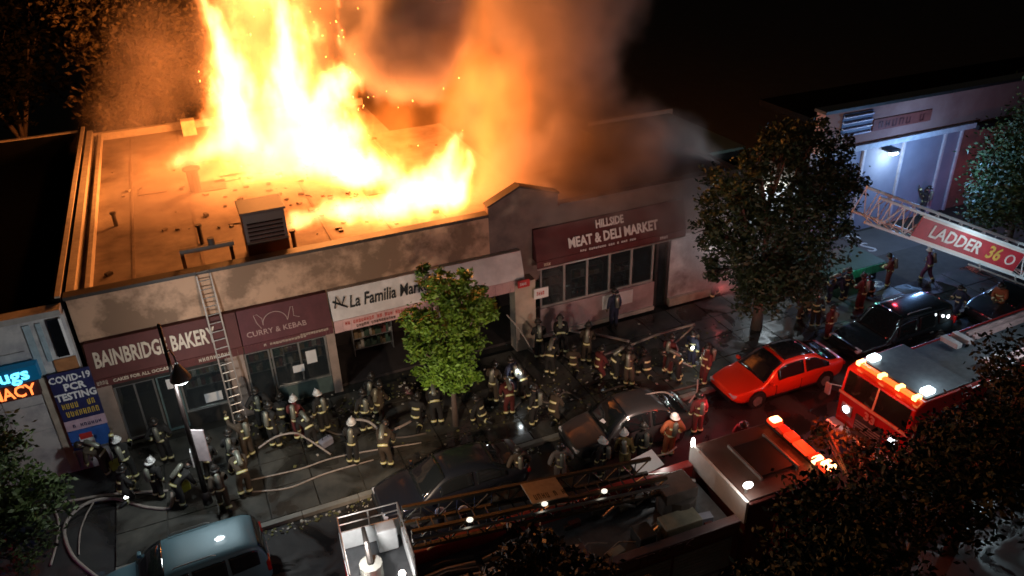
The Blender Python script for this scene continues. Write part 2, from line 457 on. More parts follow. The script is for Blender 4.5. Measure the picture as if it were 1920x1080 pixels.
# lit bulbs and shelves inside
bulb = glow('ceiling_bulb', (1, .85, .6), 9)
for i, (x, y, z) in enumerate(((.8, 27.0, 2.5), (1.3, 27.6, 2.6), (1.8, 27.1, 2.65), (2.5, 27.5, 2.6), (3.0, 27.2, 2.5), (3.9, 27.0, 2.3), (4.6, 27.5, 2.2))):
    b = MB(); b.ball((0, 0, 0), .045); b.tube([(0, 0, .04), (0, 0, .35)], .008, 4); bo = b.build('ceiling_bulb', bulb, loc=(x, y, z)); tag(bo, ('small lit bulb hanging in the kebab shop window, number %s from the ladder' % ('first', 'second', 'third', 'fourth', 'fifth')[i]).replace('number ', '') if i < 5 else ('bare lit bulb under the market banner nearer the kebab shop', 'bare lit bulb deeper inside the market entrance')[i - 5], 'bulb', 'lit bulbs inside the shops')
lamp('shop_light', (1.8, 27.2, 2.3), 24, (1, .8, .6), .1)
lamp('shop_light', (-1.3, 27.4, 2.3), 14, (.7, .9, .9), .1)
lamp('shop_light', (-3.3, 27.2, 2.5), 20, (.95, .95, .8), .1)
lamp('shop_light', (6.5, 27.6, 2.3), 1.2, (1, .35, .3), .1)

def shelf(label, x, y, seed, wd=1.6):
    t = thing('shop_shelf', label, 'shelf', (x, y, .12), 0, 'shelves inside the shops'); rr = random.Random(seed)
    b = MB()
    for z in (.3, .8, 1.3, 1.75): b.bb(-wd / 2, wd / 2, -.2, .2, z, z + .03)
    b.bb(-wd / 2 - .03, -wd / 2, -.2, .2, 0, 1.8); b.bb(wd / 2, wd / 2 + .03, -.2, .2, 0, 1.8); b.build('rack', alu, t)
    b = MB()
    for z in (.33, .83, 1.33):
        xx = -wd / 2 + .05
        while xx < wd / 2 - .1:
            ww = rr.uniform(.08, .2); h = rr.uniform(.15, .38); b.bb(xx, xx + ww * .9, -.15, .1, z, z + h, rr.randrange(4)); xx += ww
    b.build('goods', [mat('pale_pack', (.4, .38, .33), .5), mat('dull_red_pack', (.16, .05, .04), .5), mat('green_pack', (.05, .09, .06), .5), mat('ochre_pack', (.2, .14, .07), .5)], t, kind='stuff')
shelf('stocked shelf behind the bakery window beside the maroon pier', -1.2, 28.3, 1)
shelf('stocked shelf seen through the kebab shop left pane', 1.0, 28.3, 2)
shelf('stocked shelf seen through the kebab shop right pane', 2.6, 28.4, 3)
shelf('stocked shelf in the dark market entrance behind the young tree', 5.4, 28.2, 4)
shelf('stocked shelf in the dark market entrance near the cream pier', 8.2, 28.2, 5)

# ---- awnings and signs
def awning(name, label, x0, x1, ztop, zmid, zbot, m, yt=25.78, yb=25.42, valm=None, cat='awning'):
    t = thing(name, label, cat, ((x0 + x1) / 2, FY, zbot)); W = (x1 - x0) / 2; z0 = zbot
    b = MB(); b.prism([(yt - FY, ztop - z0), (yb - FY, zmid - z0), (yb - FY + .02, zmid - z0 - .01), (-.003, zmid - z0 - .01), (-.003, ztop - z0)], 0, -W, W)
    b.build('canopy', m, t, bevel=.01)
    b = MB(); N = 24
    for i in range(N):
        xa = -W + 2 * W * i / N; b.bb(xa + .004, xa + 2 * W / N - .004, yb - FY + .005 * (i % 2), yb - FY + .02 + .005 * (i % 2), 0, zmid - z0 - .015)
    b.bb(-W, W, yb - FY + .026, -.004, zmid - z0 - .05, zmid - z0 - .02)
    b.build('valance', valm or m, t)
    t['tilt'] = math.atan2(yt - yb, ztop - zmid)
    return t, W, z0
bak, W, z0 = awning('bakery_awning', 'maroon bakery awning reading BAINBRIDGE BAKERY beside the ladder', -4.45, .33, 4.5, 3.3, 2.98, maroon)
tl = bak['tilt']; fy = 25.6 - FY - .02
lettering('BAINBRIDGE BAKERY', .74, cream, bak, (-.3, fy, 3.9 - z0), (PI / 2 - tl, 0, 0), .54, .02)
lettering('CAKES FOR ALL OCCASIONS', .17, cream, bak, (-.75, 25.42 - FY - .012, 3.14 - z0), (PI / 2, 0, 0), .95, .004)
scribble(4, .15, .35, cream, bak, (-2.3, 25.42 - FY - .005, 3.07 - z0), seed=3)
scribble(9, .15, 1.1, cream, bak, (.9, 25.42 - FY - .005, 3.07 - z0), seed=4)
keb, W, z0 = awning('kebab_awning', 'maroon awning with thin line drawing above CURRY & KEBAB lettering', .36, 3.5, 4.5, 3.3, 2.98, mat('plum_canvas', (0.125, 0.03, 0.035), .75, scale=2))
lettering('CURRY & KEBAB', .27, mat('dim_cream_letter', (.5, .32, .28), .6, bump=0), keb, (-.35, fy + .1 - .16, 3.62 - z0), (PI / 2 - tl, 0, 0), 1.05, .0)
b = MB()
arc = [(.42 * math.cos(a) * 1.0, .38 * math.sin(a) + .02) for a in [PI * k / 14 for k in range(15)]]
for xs_, pts in ((0, arc), (0, [(-.62, .12), (-.68, .4), (-.56, .42), (-.42, .24), (-.42, 0)]), (0, [(.42, 0), (.5, .2), (.6, .44), (.68, .44), (.66, .1), (.85, .02)]), (0, [(-.62, .12), (-.5, -.1)])):
    b.tube([(p[0], p[1], 0) for p in pts], .014, 4)
eo = b.build('emblem', mat('dim_cream_letter', (.5, .32, .28)), keb); eo.location = (-.35, fy, 3.86 - z0); eo.rotation_euler = (PI / 2 - tl, 0, 0)
scribble(14, .1, 1.5, cream, keb, (-.9, 25.42 - FY - .005, 3.1 - z0), seed=5)
scribble(12, .1, 1.1, cream, keb, (.4, 25.42 - FY - .005, 3.17 - z0), seed=6)
fam, W, z0 = awning('market_banner', 'long white banner awning reading La Familia Market behind the young tree', 3.55, 11.15, 4.5, 3.45, 2.95, whitecloth, valm=mat('pinkish_banner_hem', (.75, .45, .42), .7, scale=1.5), cat='banner')
lettering('La Familia Market', .62, blackl, fam, (-1.55, fy, 4.0 - z0), (PI / 2 - tl, 0, 0), .72, .012, shear=.25)
scribble(26, .15, 2.6, mat('red_print', (1, 1, 1)), fam, (-3.4, 25.42 - FY - .004, 3.2 - z0), seed=7)
scribble(16, .12, 1.5, blackl, fam, (-3.0, 25.42 - FY - .006, 3.02 - z0), seed=8)
for x, z in ((-2.4, 3.55), (1.6, 3.5)):
    b = MB(); b.box((0, 0, 0), (.35, .2, .012), Matrix.Rotation(.25, 3, 'Z')); q = b.build('heart_patch', redp, fam); q.location = (x, fy - .1, z - z0); q.rotation_euler = (PI / 2 - tl, 0, 0)
b = MB(); b.tube([(-.2, -.15, 0), (-.1, .25, 0), (.05, -.1, 0), (.2, .2, 0)], .035, 5); b.tube([(-.25, .1, 0), (.25, -.2, 0)], .03, 5); q = b.build('emblem', blackl, fam); q.location = (-3.45, fy, 4.05 - z0); q.rotation_euler = (PI / 2 - tl, 0, 0)
# little signs on the cream pier
for nm, x, z, ww, hh, m, lb in (('hanging_sign', 11.0, 3.35, .5, .32, redp, 'small red sign on the cream pier at the end of the white banner'), ('hanging_sign', 11.75, 2.75, .62, .45, white, 'small white sign beside the cream pier under the deli awning')):
    t = thing(nm, lb, 'sign', (x, 25.2, z), 0, 'small signs by the cream pier'); b = MB(); b.bb(-ww / 2, ww / 2, -.03, .03, -hh / 2, hh / 2); b.build('board', m, t, bevel=.006)
    scribble(5, hh * .4, ww * .7, white if m is redp else redp, t, (-ww * .35, -.034, -hh * .2), seed=int(x)); b = MB(); b.tube([(0, .03, 0), (0, .5 if x > 11.5 else .2, 0)], .015, 5); b.build('bracket', steel, t)

# ---- deli building
hil = thing('deli_building', 'soot-stained deli building with white-framed shop windows right of the gable', 'building', (16.5, FY, 0))
b = MB(); b.bb(12.05, 22.4, FY + .002, FY + .3, 4.9, 5.95); b.bb(12.05, 22.4, FY + .003, FY + .3, 3.5, 4.898); bpart(hil, 'parapet_wall', b, sooty)
b = MB(); b.bb(12.95, 22.5, FY - .05, FY + .36, 5.95, 6.05); bpart(hil, 'coping', b, mat('grey_coping', (.2, .16, .15), .7))
b = MB(); b.bb(12.85, 22.4, FY + .301, 31, 5.2, 5.45); bpart(hil, 'roof', b, rooftar)
b = MB(); b.bb(12.85, 22.4, 30.7, 31, 0, 5.6); b.bb(22.1, 22.4, FY + .31, 30.69, 0, 5.6); bpart(hil, 'outer_wall', b, sooty)
b = MB(); b.bb(12.05, 17.6, FY - .03, FY + .25, .12, 1.5); bpart(hil, 'stall_riser', b, mat('pinkish_tile', (.42, .3, .3), .6, scale=1.5))
b = MB(); b.bb(12.05, 17.6, FY - .12, FY - .031, .12, .3); bpart(hil, 'plinth', b, mat('plinth_strip', (.5, .45, .4), .6))
b = MB(); b.bb(18.35, 22.4, FY - .01, FY + .28, .12, 3.498); bpart(hil, 'side_wall', b, mat('pale_side_wall', (.55, .5, .48), .7, scale=.8, c2=(.16, .11, .11)))
b = MB(); b.bb(18.35, 22.4, FY - .2, FY - .011, .12, .5); bpart(hil, 'ledge', b, palecoping)
window(hil, 12.1, 17.55, 1.5, 3.45, 5, FY + .1, mat('white_frame', (.36, .34, .32), .5), glass, .09)
b = MB(); b.bb(17.62, 17.75, FY, FY + .2, .12, 3.45); b.bb(18.2, 18.34, FY, FY + .2, .12, 3.45); df = bpart(hil, 'door_frame', b, steel)
b = MB(); b.bb(17.76, 18.19, FY + .1, FY + .14, .14, 3.3); bpart(hil, 'door', b, glass)
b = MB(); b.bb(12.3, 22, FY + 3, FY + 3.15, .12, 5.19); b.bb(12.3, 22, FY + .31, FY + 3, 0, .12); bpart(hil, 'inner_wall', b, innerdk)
b = MB(); b.bb(15.0, 16.5, FY - .06, FY - .032, .75, 1.4); bpart(hil, 'poster', b, white)
shelf('stocked shelf seen through the first deli window pane', 13.2, 28.0, 6)
shelf('stocked shelf seen through the middle deli window panes', 15.3, 28.1, 8)
shelf('stocked shelf seen through the last deli window pane', 17.0, 27.8, 9, 1.0)
b = MB(); b.ball((0, 0, 0), .05); b.tube([(0, 0, .04), (0, 0, .3)], .008, 4); tag(b.build('ceiling_bulb', bulb, loc=(13.8, 27.0, 3.1)), 'single lit bulb behind the deli window', 'bulb', 'lit bulbs inside the shops')
lamp('shop_light', (14.5, 27.3, 3.2), 8, (.9, .85, .7), .1)
lamp('shop_light', (19.8, 25.0, 3.2), 42, (.85, .9, 1), .15)
deli, W, z0 = awning('deli_awning', 'dark maroon awning reading HILLSIDE MEAT & DELI MARKET above white-framed windows', 11.75, 18.75, 5.2, 3.95, 3.62, mat('oxblood_canvas', (0.10, 0.018, 0.018), .75, scale=1.5), yt=25.9, yb=25.55)
tl2 = deli['tilt']
lettering('HILLSIDE', .46, white, deli, (-.15, 25.79 - FY - .05, 4.95 - z0), (PI / 2 - tl2, 0, 0), .72, .015)
lettering('MEAT & DELI MARKET', .56, white, deli, (0, 25.66 - FY - .05, 4.42 - z0), (PI / 2 - tl2, 0, 0), .76, .018)
scribble(26, .1, 2.6, white, deli, (-1.6, 25.55 - FY - .04, 4.0 - z0), seed=9)
scribble(3, .14, .3, cream, deli, (-3.2, 25.55 - FY - .005, 3.7 - z0), seed=10)
scribble(5, .14, .5, white, deli, (2.2, 25.55 - FY - .005, 3.72 - z0), seed=11)
b = MB(); b.bb(-W, W, 25.5 - FY, 25.54 - FY, -.03, .03); b.build('hem_bar', alu, deli)

# ---- pharmacy building on the left
ph = thing('pharmacy_building', 'pale clad corner pharmacy with black flat roof left of the fire', 'building', (-8, 25.4, 0))
b = MB(); b.bb(-30, -4.62, 25.35, 25.65, 0, 5.95); bpart(ph, 'front_wall', b, palewall)
for i in range(5):
    for j in range(4):
        b = MB(); x0 = -5.95 - i * 1.15
        b.bb(x0 - 1.12, x0, 25.31, 25.349, 3.98 - .0 + (j - 3) * 1.0, 4.95 + (j - 3) * 1.0); bpart(ph, 'cladding_panel', b, palewall)
b = MB(); b.bb(-30, -4.66, 25.25, 25.75, 5.95, 6.15); bpart(ph, 'coping', b, mat('grey_stone_coping', (.36, .33, .3), .8, scale=2))
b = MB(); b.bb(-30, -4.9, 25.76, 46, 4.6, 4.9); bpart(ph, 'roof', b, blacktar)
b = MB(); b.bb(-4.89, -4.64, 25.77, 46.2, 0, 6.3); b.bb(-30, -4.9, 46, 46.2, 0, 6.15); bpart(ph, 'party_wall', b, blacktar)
b = MB(); b.bb(-4.78, -4.62, 25.77, 46.2, 6.302, 6.36); b.bb(-30, -4.8, 45.95, 46.22, 6.152, 6.2); bpart(ph, 'party_coping', b, palecoping)
b = MB(); b.bb(-5.12, -4.78, 25.28, 25.4, 4.5, 5.85); w_ = bpart(ph, 'window', b, mat('night_glass', (.006, .007, .009), .1, bump=0))
b = MB(); b.bb(-4.78, -4.72, 25.24, 25.4, 4.5, 5.85); bpart(ph, 'window_frame', b, white)
b = MB(); b.bb(-5.8, -5.6, 25.31, 25.349, 3.95, 5.8); b.bb(-5.45, -5.3, 25.31, 25.349, 4.4, 5.8); bpart(ph, 'wall_rib', b, mat('bluish_rib', (.33, .42, .46), .6))
b = MB(); b.bb(-5.3, -4.66, 25.29, 25.349, 3.92, 4.42); bpart(ph, 'plywood_patch', b, mat('ochre_board', (.42, .17, .06), .8))
b = MB(); b.bb(-5.9, -5.62, 25.29, 25.349, .1, 3.9); bpart(ph, 'corner_trim', b, palecoping)
cs = thing('testing_sign', 'tall dark blue COVID-19 PCR TESTING banner on the pharmacy wall', 'sign', (-5.0, 25.2, 0))
navy = mat('navy_vinyl', (.02, .025, .10), .5, bump=0)
b = MB(); b.bb(-.6, .62, -.03, .03, 2.15, 4.0); b.build('upper_panel', navy, cs)
b = MB(); b.bb(-.6, .62, -.032, .03, 1.75, 2.148); b.build('middle_panel', mat('pink_vinyl', (.6, .42, .5), .5, bump=0), cs)
b = MB(); b.bb(-.6, .6, -.03, .03, .95, 1.72); b.build('lower_panel', mat('blue_vinyl', (.04, .13, .45), .5, bump=0), cs)
b = MB(); b.bb(-.33, .1, -.045, -.032, 1.1, 1.45); b.build('notice', white, cs); b = MB(); b.bb(-.3, .08, -.05, -.046, 1.35, 1.58); b.build('notice', redp, cs)
lettering('COVID-19', .34, white, cs, (0, -.04, 3.75), xs=.8, bold=.008)
lettering('PCR', .36, white, cs, (.05, -.04, 3.42), xs=.95, bold=.012)
lettering('TESTING', .36, white, cs, (.02, -.04, 3.07), xs=.85, bold=.012)
yl = mat('yellow_print', (.8, .55, .08), .5, bump=0)
scribble(8, .22, 1.0, yl, cs, (-.5, -.036, 2.62), seed=12); scribble(8, .22, 1.0, yl, cs, (-.45, -.036, 2.3), seed=13)
scribble(9, .13, 1.0, navy, cs, (-.5, -.036, 1.85), seed=14)
b = MB(); b.bb(-.65, .66, -.02, .02, .88, .94); b.build('rail', alu, cs)
ns = thing('neon_sign', 'blue lit letters drugs above orange lit letters on the pharmacy', 'sign', (-6.55, 24.9, 4.15))
b = MB(); b.bb(-1.2, .85, -.04, .3, -.03, .5); b.build('light_box', glow('deep_blue_box', (.0, .07, .15), .4), ns)
lettering('drugs', .62, glow('cyan_neon', (.12, .65, 1), 2.4), ns, (-.12, -.06, .27), xs=1.05, bold=.014)
lettering('PHARMACY', .58, glow('orange_neon', (1, .22, .05), 2.0), ns, (.62, -.02, -.35), xs=.8, bold=.01, align='RIGHT')
b = MB(); b.bb(-2.2, .7, .02, .3, -.62, -.06); b.build('backing', mat('dark_backing', (.06, .015, .012), .7), ns)

# ---- corner building at the right
cb = thing('corner_building', 'low corner building with blue-lit wall and brown fascia behind the ladder boom', 'building', (35, 28.5, 0))
bluew = mat('painted_panel_wall', (.27, .28, .36), .7, scale=.6, var=.2)
b = MB(); b.bb(28.2, 38.2, 28.5, 28.8, 0, 4.85); bpart(cb, 'front_wall', b, bluew)
b = MB(); b.bb(38.22, 50, 28.5, 28.8, 0, 4.85); bpart(cb, 'brick_wall', b, mat('red_brown_wall', (.34, .13, .10), .8, scale=1.2, c2=(.14, .09, .07)))
b = MB(); b.bb(28.2, 50, 28.2, 28.8, 4.852, 6.9); bpart(cb, 'fascia', b, mat('brown_fascia', (.36, .2, .16), .8, scale=.5, c2=(.26, .12, .1)))
b = MB(); b.bb(28.1, 38.5, 27.95, 28.198, 4.8, 5.08); bpart(cb, 'ledge', b, mat('pale_ledge', (.6, .62, .66), .6))
b = MB(); b.bb(38.52, 50, 27.8, 28.198, 4.7, 4.95); bpart(cb, 'ledge', b, black)
b = MB(); b.bb(28.1, 50.2, 28.1, 28.9, 6.9, 7.05); bpart(cb, 'coping', b, steel)
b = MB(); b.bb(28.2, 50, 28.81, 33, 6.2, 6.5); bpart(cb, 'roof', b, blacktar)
for x in (28.6, 31.3, 34.0, 36.9, 38.1):
    b = MB(); b.bb(x, x + .14, 28.38, 28.498, 0, 4.79); bpart(cb, 'pilaster', b, mat('lilac_pilaster', (.6, .56, .6), .6))
sg = thing('shop_sign', 'dark red illegible shop lettering on the brown fascia of the corner building', 'sign', (33.2, 28.18, 5.9))
b = MB(); b.bb(-1.9, 2.0, -.03, .0, -.28, .3); b.build('board', mat('oxide_board', (.22, .05, .035), .7), sg)
scribble(7, .38, 3.2, mat('dark_red_letter', (.10, .015, .012), .6, bump=0), sg, (-1.6, -.035, -.2), seed=20)
lv = thing('louvre_vent', 'blue-white louvred vent at the near end of the brown fascia', 'vent', (30.2, 28.18, 6.1))
b = MB(); b.bb(-.95, .95, -.04, 0, -.5, .65); b.build('backing', navy, lv)
for k in range(4):
    b = MB(); b.box((0, -.08, -.38 + k * .3), (1.85, .12, .08), Matrix.Rotation(.5, 3, 'X')); b.build('slat', mat('slat_lilac', (.55, .57, .75), .5), lv)
wl = thing('wall_lamp', 'bright cold white lamp on the blue wall of the corner building', 'lamp', (32.9, 28.1, 4.25))
b = MB(); b.bb(-.3, .3, -.25, .38, .12, .26); b.build('hood', black, wl)
b = MB(); b.ball((0, -.1, .03), (.32, .16, .09)); b.build('lens', glow('cold_lens', (.85, 1, 1), 14), wl)
lamp('lamp_light', (32.9, 27.75, 3.9), 80, (.62, .86, 1), .15)
lamp('lamp_light', (33.4, 25.6, 4.4), 520, (.25, .5, 1), .2)
ax_ = thing('glint_block', 'added low pale block, lit to give glints through the big street tree', 'building', (24.4, 27.4, 0))  # added block, placed for bright glints through the leaves
b = MB(); b.bb(22.6, 26.6, 27.2, 30, 0, 4.2); bpart(ax_, 'wall', b, palewall); b = MB(); b.bb(22.5, 26.7, 27.1, 30.1, 4.202, 4.35); bpart(ax_, 'roof', b, palecoping)
for x in (23.1, 24.5): b = MB(); b.bb(x, x + 1.0, 27.16, 27.199, 1.2, 2.6); bpart(ax_, 'window', b, glass)
lamp('glint_light', (24.6, 26.3, 4.9), 420, (.8, .93, 1), .12)  # added lamp lighting the block for glints between the leaves
# rear lots
rs = thing('rear_shed', 'dark low shed roof behind the deli with a thin pale edge', 'shed', (23, 33, 0))
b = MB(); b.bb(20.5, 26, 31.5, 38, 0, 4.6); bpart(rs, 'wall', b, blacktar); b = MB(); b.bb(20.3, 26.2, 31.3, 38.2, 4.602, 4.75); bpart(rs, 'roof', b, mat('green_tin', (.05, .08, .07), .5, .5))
b = MB(); b.bb(20.9, 26.4, 38.21, 38.35, 4.5, 4.95); bpart(rs, 'edge_trim', b, mat('pale_trim', (.3, .25, .22), .7))
yl_ = thing('yard_lamp', 'small greenish lamp over the dark shed roof behind the deli', 'lamp', (22.0, 31.2, 5.0))
b = MB(); b.ball((0, 0, 0), (.35, .12, .05)); b.build('lens', glow('green_white_lens', (.7, 1, .9), 4), yl_); b = MB(); b.bb(-.3, .3, -.06, .12, .05, .1); b.bb(-.05, .05, .02, .1, -.4, .05); b.build('hood', steel, yl_)
lamp('lamp_light', (22.0, 31.9, 5.3), 5, (.4, 1, .85), .1)

# ---- roof felt strips, patches
for i in range(6):
    x = -2.6 + i * 2.3; yj = random.uniform(-.2, .2)
    b = MB(); b.bb(x - .05, x + .05, FY + .6, (45.5 if x < 9.9 else 33.6) + yj, 5.622, 5.645); bpart(bld, 'felt_seam', b, mat('felt_seam', (.19, .14, .11), .9))
for i in range(9):
    x, y = random.uniform(-3, 8), random.uniform(27.5, 43); b = MB(); b.box((x, y, 5.652), (random.uniform(.5, 1.6), random.uniform(.5, 1.4), .02), Matrix.Rotation(random.uniform(-.2, .2), 3, 'Z')); bpart(bld, 'felt_patch', b, mat('felt_patch_dark', (.07, .05, .04), .9) if i % 2 else rooftar)
# ---- roof equipment
hv = thing('rooftop_unit', 'big dark square rooftop ventilation unit silhouetted against the flames', 'ventilation unit', (1.95, 27.5, 5.62))
b = MB(); b.bb(-.72, .72, -.65, .65, 0, 1.9); b.build('housing', mat('brown_tin', (.05, .022, .018), .6, scale=2), hv, bevel=.03)
b = MB(); b.bb(-.78, .78, -.7, .7, 1.902, 1.98); b.build('lid', mat('brown_tin', (.05, .022, .018)), hv, bevel=.02)
for k in range(5):
    b = MB(); b.box((0, -.67, .9 + k * .15), (1.2, .05, .1), Matrix.Rotation(.5, 3, 'X')); b.build('louvre', mat('brown_tin', (.05, .022, .018)), hv)
b = MB(); b.bb(-.74, .74, -.66, .66, .8, .84); b.build('band', coping, hv)
rl = thing('pipe_rack', 'low dark pipe frame on the roof left of the ventilation unit', 'pipe rack', (.1, 27.0, 5.62))
for x in (-1.0, .6):
    b = MB(); b.bb(x - .06, x + .06, -.06, .06, 0, .85); b.build('post', coping, rl)
b = MB(); b.bb(-1.06, .72, -.08, .08, .852, 1.0); b.build('beam', coping, rl)
b = MB(); b.tube([(0, 0, 1.0), (0, 0, 1.25)], .11, 8); b.build('vent_cap', coping, rl)
for x, y, h, lb in ((-.2, 29.6, .7, 'thin vent pipe on the burning roof beyond the pipe frame'), (2.9, 27.6, .65, 'squat vent pipe right of the ventilation unit'), (-3.2, 33, .5, 'short vent pipe on the open left part of the roof'), (.0, 35.5, 1.0, 'broad chimney stub silhouetted by the left flames')):
    t = thing('vent_pipe', lb, 'vent pipe', (x, y, 5.62), 0, 'vent pipes on the burning roof'); r = .25 if h == 1.0 else .08
    b = MB(); b.tube([(0, 0, 0), (0, 0, h)], r, 10); b.build('pipe', coping, t, smooth=False); b = MB(); b.tube([(0, 0, h + .002), (0, 0, h + .08)], r * 1.5, 10); b.build('cap', coping, t)
def rubf():
    return max(-4, random.gauss(4, 3.2)), random.uniform(28, 40)
scatter('roof_debris', 170, rubf, [coping, rooftar, mat('char', (.01, .01, .01), .9)], 5.62, (.05, .26))
# bright hatch at the back
b = MB(); b.bb(-.35, .35, -.3, .3, 0, .8); hb = tag(b.build('roof_hatch', mat('pale_hatch', (.7, .6, .4), .6), loc=(.35, 44.6, 5.62), bevel=.03), 'small pale hatch box at the back edge of the burning roof', 'hatch')

# ================================================================== FIRE AND SMOKE
def volume_obj(name, lo, hi, res, fieldfn, material):
    ng = bpy.data.node_groups.new(name, 'GeometryNodeTree')
    ng.interface.new_socket('Geometry', in_out='OUTPUT', socket_type='NodeSocketGeometry')
    vc = ng.nodes.new('GeometryNodeVolumeCube'); sm = ng.nodes.new('GeometryNodeSetMaterial'); out = ng.nodes.new('NodeGroupOutput')
    vc.inputs['Min'].default_value = lo; vc.inputs['Max'].default_value = hi
    for k, r_ in zip('XYZ', res): vc.inputs['Resolution ' + k].default_value = r_
    pos = ng.nodes.new('GeometryNodeInputPosition')
    f = fieldfn(F(ng, pos.outputs[0]))
    ng.links.new(f.k, vc.inputs['Density'])
    sm.inputs['Material'].default_value = material
    ng.links.new(vc.outputs[0], sm.inputs[0]); ng.links.new(sm.outputs[0], out.inputs[0])
    me = bpy.data.meshes.new(name); o = link(bpy.data.objects.new(name, me))
    o.modifiers.new('volume', 'NODES').node_group = ng
    me.materials.append(material)
    return o


def capsule(p, a, b, r0, r1, ysc=1.0):
    """1 on the axis a-b falling to 0 at the radius"""
    a, b = Vector(a), Vector(b); ab = b - a; L = ab.dot(ab)
    q = p.vsub(tuple(a))
    t = (q.dot(tuple(ab)) * (1 / L)).c01()
    n = q.t.nodes.new('ShaderNodeVectorMath'); n.operation = 'SCALE'; n.inputs[0].default_value = tuple(ab); q.t.links.new(t.k, n.inputs['Scale'])
    d = q._v('SUBTRACT', F(q.t, n.outputs[0])).vmul((1, ysc, 1)).length()
    r = t * (r1 - r0) + r0
    return (d._m('DIVIDE', r)) * -1.0 + 1.0


FLAMES = [  # a, b, r0, r1 : tongues of flame, surveyed on the burning part of the roof
    ((2.3, 38, 6.8), (2.7, 38, 12.6), 1.75, .75), ((2.5, 38, 12.2), (2.2, 38, 14.4), .75, .1), ((3.0, 38, 12.4), (3.2, 38, 13.6), .4, .08),
    ((4.7, 37, 6.6), (5.3, 37, 11.6), 2.1, 1.15), ((5.3, 37, 11.4), (5.0, 37, 14.8), 1.1, .12), ((7.4, 37.5, 10.8), (7.6, 37, 13.2), .42, .06),
    ((5.8, 36.5, 7.4), (7.3, 36.5, 9.4), 1.9, 1.0), ((3.4, 36, 6.4), (6.6, 34.6, 7.0), 2.1, 1.7), ((.0, 37, 6.6), (2.6, 37, 7.2), .55, 1.2),
    ((6.4, 33.6, 6.2), (7.2, 31, 6.6), 1.4, 1.1),
    ((3.3, 29.3, 6.0), (6.6, 28.2, 6.3), .55, .9), ((6.6, 28.2, 6.2), (9.5, 28.0, 6.5), .95, .95), ((7.6, 29.5, 6.3), (9.2, 29.2, 7.0), 1.1, 1.0),
    ((8.9, 28.9, 6.2), (10.0, 29.2, 8.5), 1.2, .15), ((9.4, 28.6, 6.2), (10.3, 29.6, 7.2), .9, .4),
]


SMOKEGLOW = [  # smoke and haze around the tongues, firelight painted in as emission
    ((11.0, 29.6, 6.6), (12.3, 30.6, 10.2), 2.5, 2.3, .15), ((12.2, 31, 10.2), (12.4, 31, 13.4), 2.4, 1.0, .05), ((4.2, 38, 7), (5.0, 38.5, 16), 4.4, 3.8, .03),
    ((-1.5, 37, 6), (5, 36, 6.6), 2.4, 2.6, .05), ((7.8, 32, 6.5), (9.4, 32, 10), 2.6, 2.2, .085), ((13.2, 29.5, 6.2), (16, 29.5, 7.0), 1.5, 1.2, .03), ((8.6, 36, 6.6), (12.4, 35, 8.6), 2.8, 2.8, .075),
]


def flame_field(p):
    z = p.z()
    st = p.vmul((1, 1, .45))
    d1 = st.noise(.55, 2, .5, True).vsub((.5, .5, .5)).vscale(2.3)
    d2 = st.noise(1.8, 3, .6, True).vsub((.5, .5, .5)).vscale(.85)
    q = p.vadd(d1.vmul((1, 1, .5))).vadd(d2)
    f = None
    for c in FLAMES:
        v = capsule(q, *c)
        f = v if f is None else f.max(v)
    n = st.noise(2.1, 5, .7)
    f = (f + (n - .53) * ((z - 5.5) * .18 + 1.25))
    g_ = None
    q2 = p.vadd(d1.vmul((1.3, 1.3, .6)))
    for a, b, r0, r1, s in SMOKEGLOW:
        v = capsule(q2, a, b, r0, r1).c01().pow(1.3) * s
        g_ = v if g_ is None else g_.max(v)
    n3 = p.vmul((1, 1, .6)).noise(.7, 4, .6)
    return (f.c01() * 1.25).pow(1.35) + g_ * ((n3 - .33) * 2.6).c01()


def hollow(p, f, c, r):
    return f


vm = bpy.data.materials.new('flame_and_smoke_glow'); vm.use_nodes = True
t = vm.node_tree; t.nodes.clear()
at_ = t.nodes.new('ShaderNodeAttribute'); at_.attribute_name = 'density'
dd = F(t, at_.outputs['Fac'])
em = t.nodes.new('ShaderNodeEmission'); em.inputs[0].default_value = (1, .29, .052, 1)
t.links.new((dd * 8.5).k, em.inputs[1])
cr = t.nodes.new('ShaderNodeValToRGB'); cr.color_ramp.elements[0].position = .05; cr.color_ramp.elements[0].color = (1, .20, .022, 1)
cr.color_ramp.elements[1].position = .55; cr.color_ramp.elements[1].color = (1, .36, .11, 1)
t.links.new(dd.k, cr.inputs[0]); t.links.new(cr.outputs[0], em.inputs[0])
ab_ = t.nodes.new('ShaderNodeVolumeAbsorption'); t.links.new((dd * .35).k, ab_.inputs['Density']); ab_.inputs[0].default_value = (1, .8, .5, 1)
ad = t.nodes.new('ShaderNodeAddShader'); ou = t.nodes.new('ShaderNodeOutputMaterial')
t.links.new(em.outputs[0], ad.inputs[0]); t.links.new(ab_.outputs[0], ad.inputs[1]); t.links.new(ad.outputs[0], ou.inputs['Volume'])
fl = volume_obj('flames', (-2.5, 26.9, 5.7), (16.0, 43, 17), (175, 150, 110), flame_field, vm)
tag(fl, 'towering white and yellow flames bursting through the store roof', 'fire', kind='stuff')

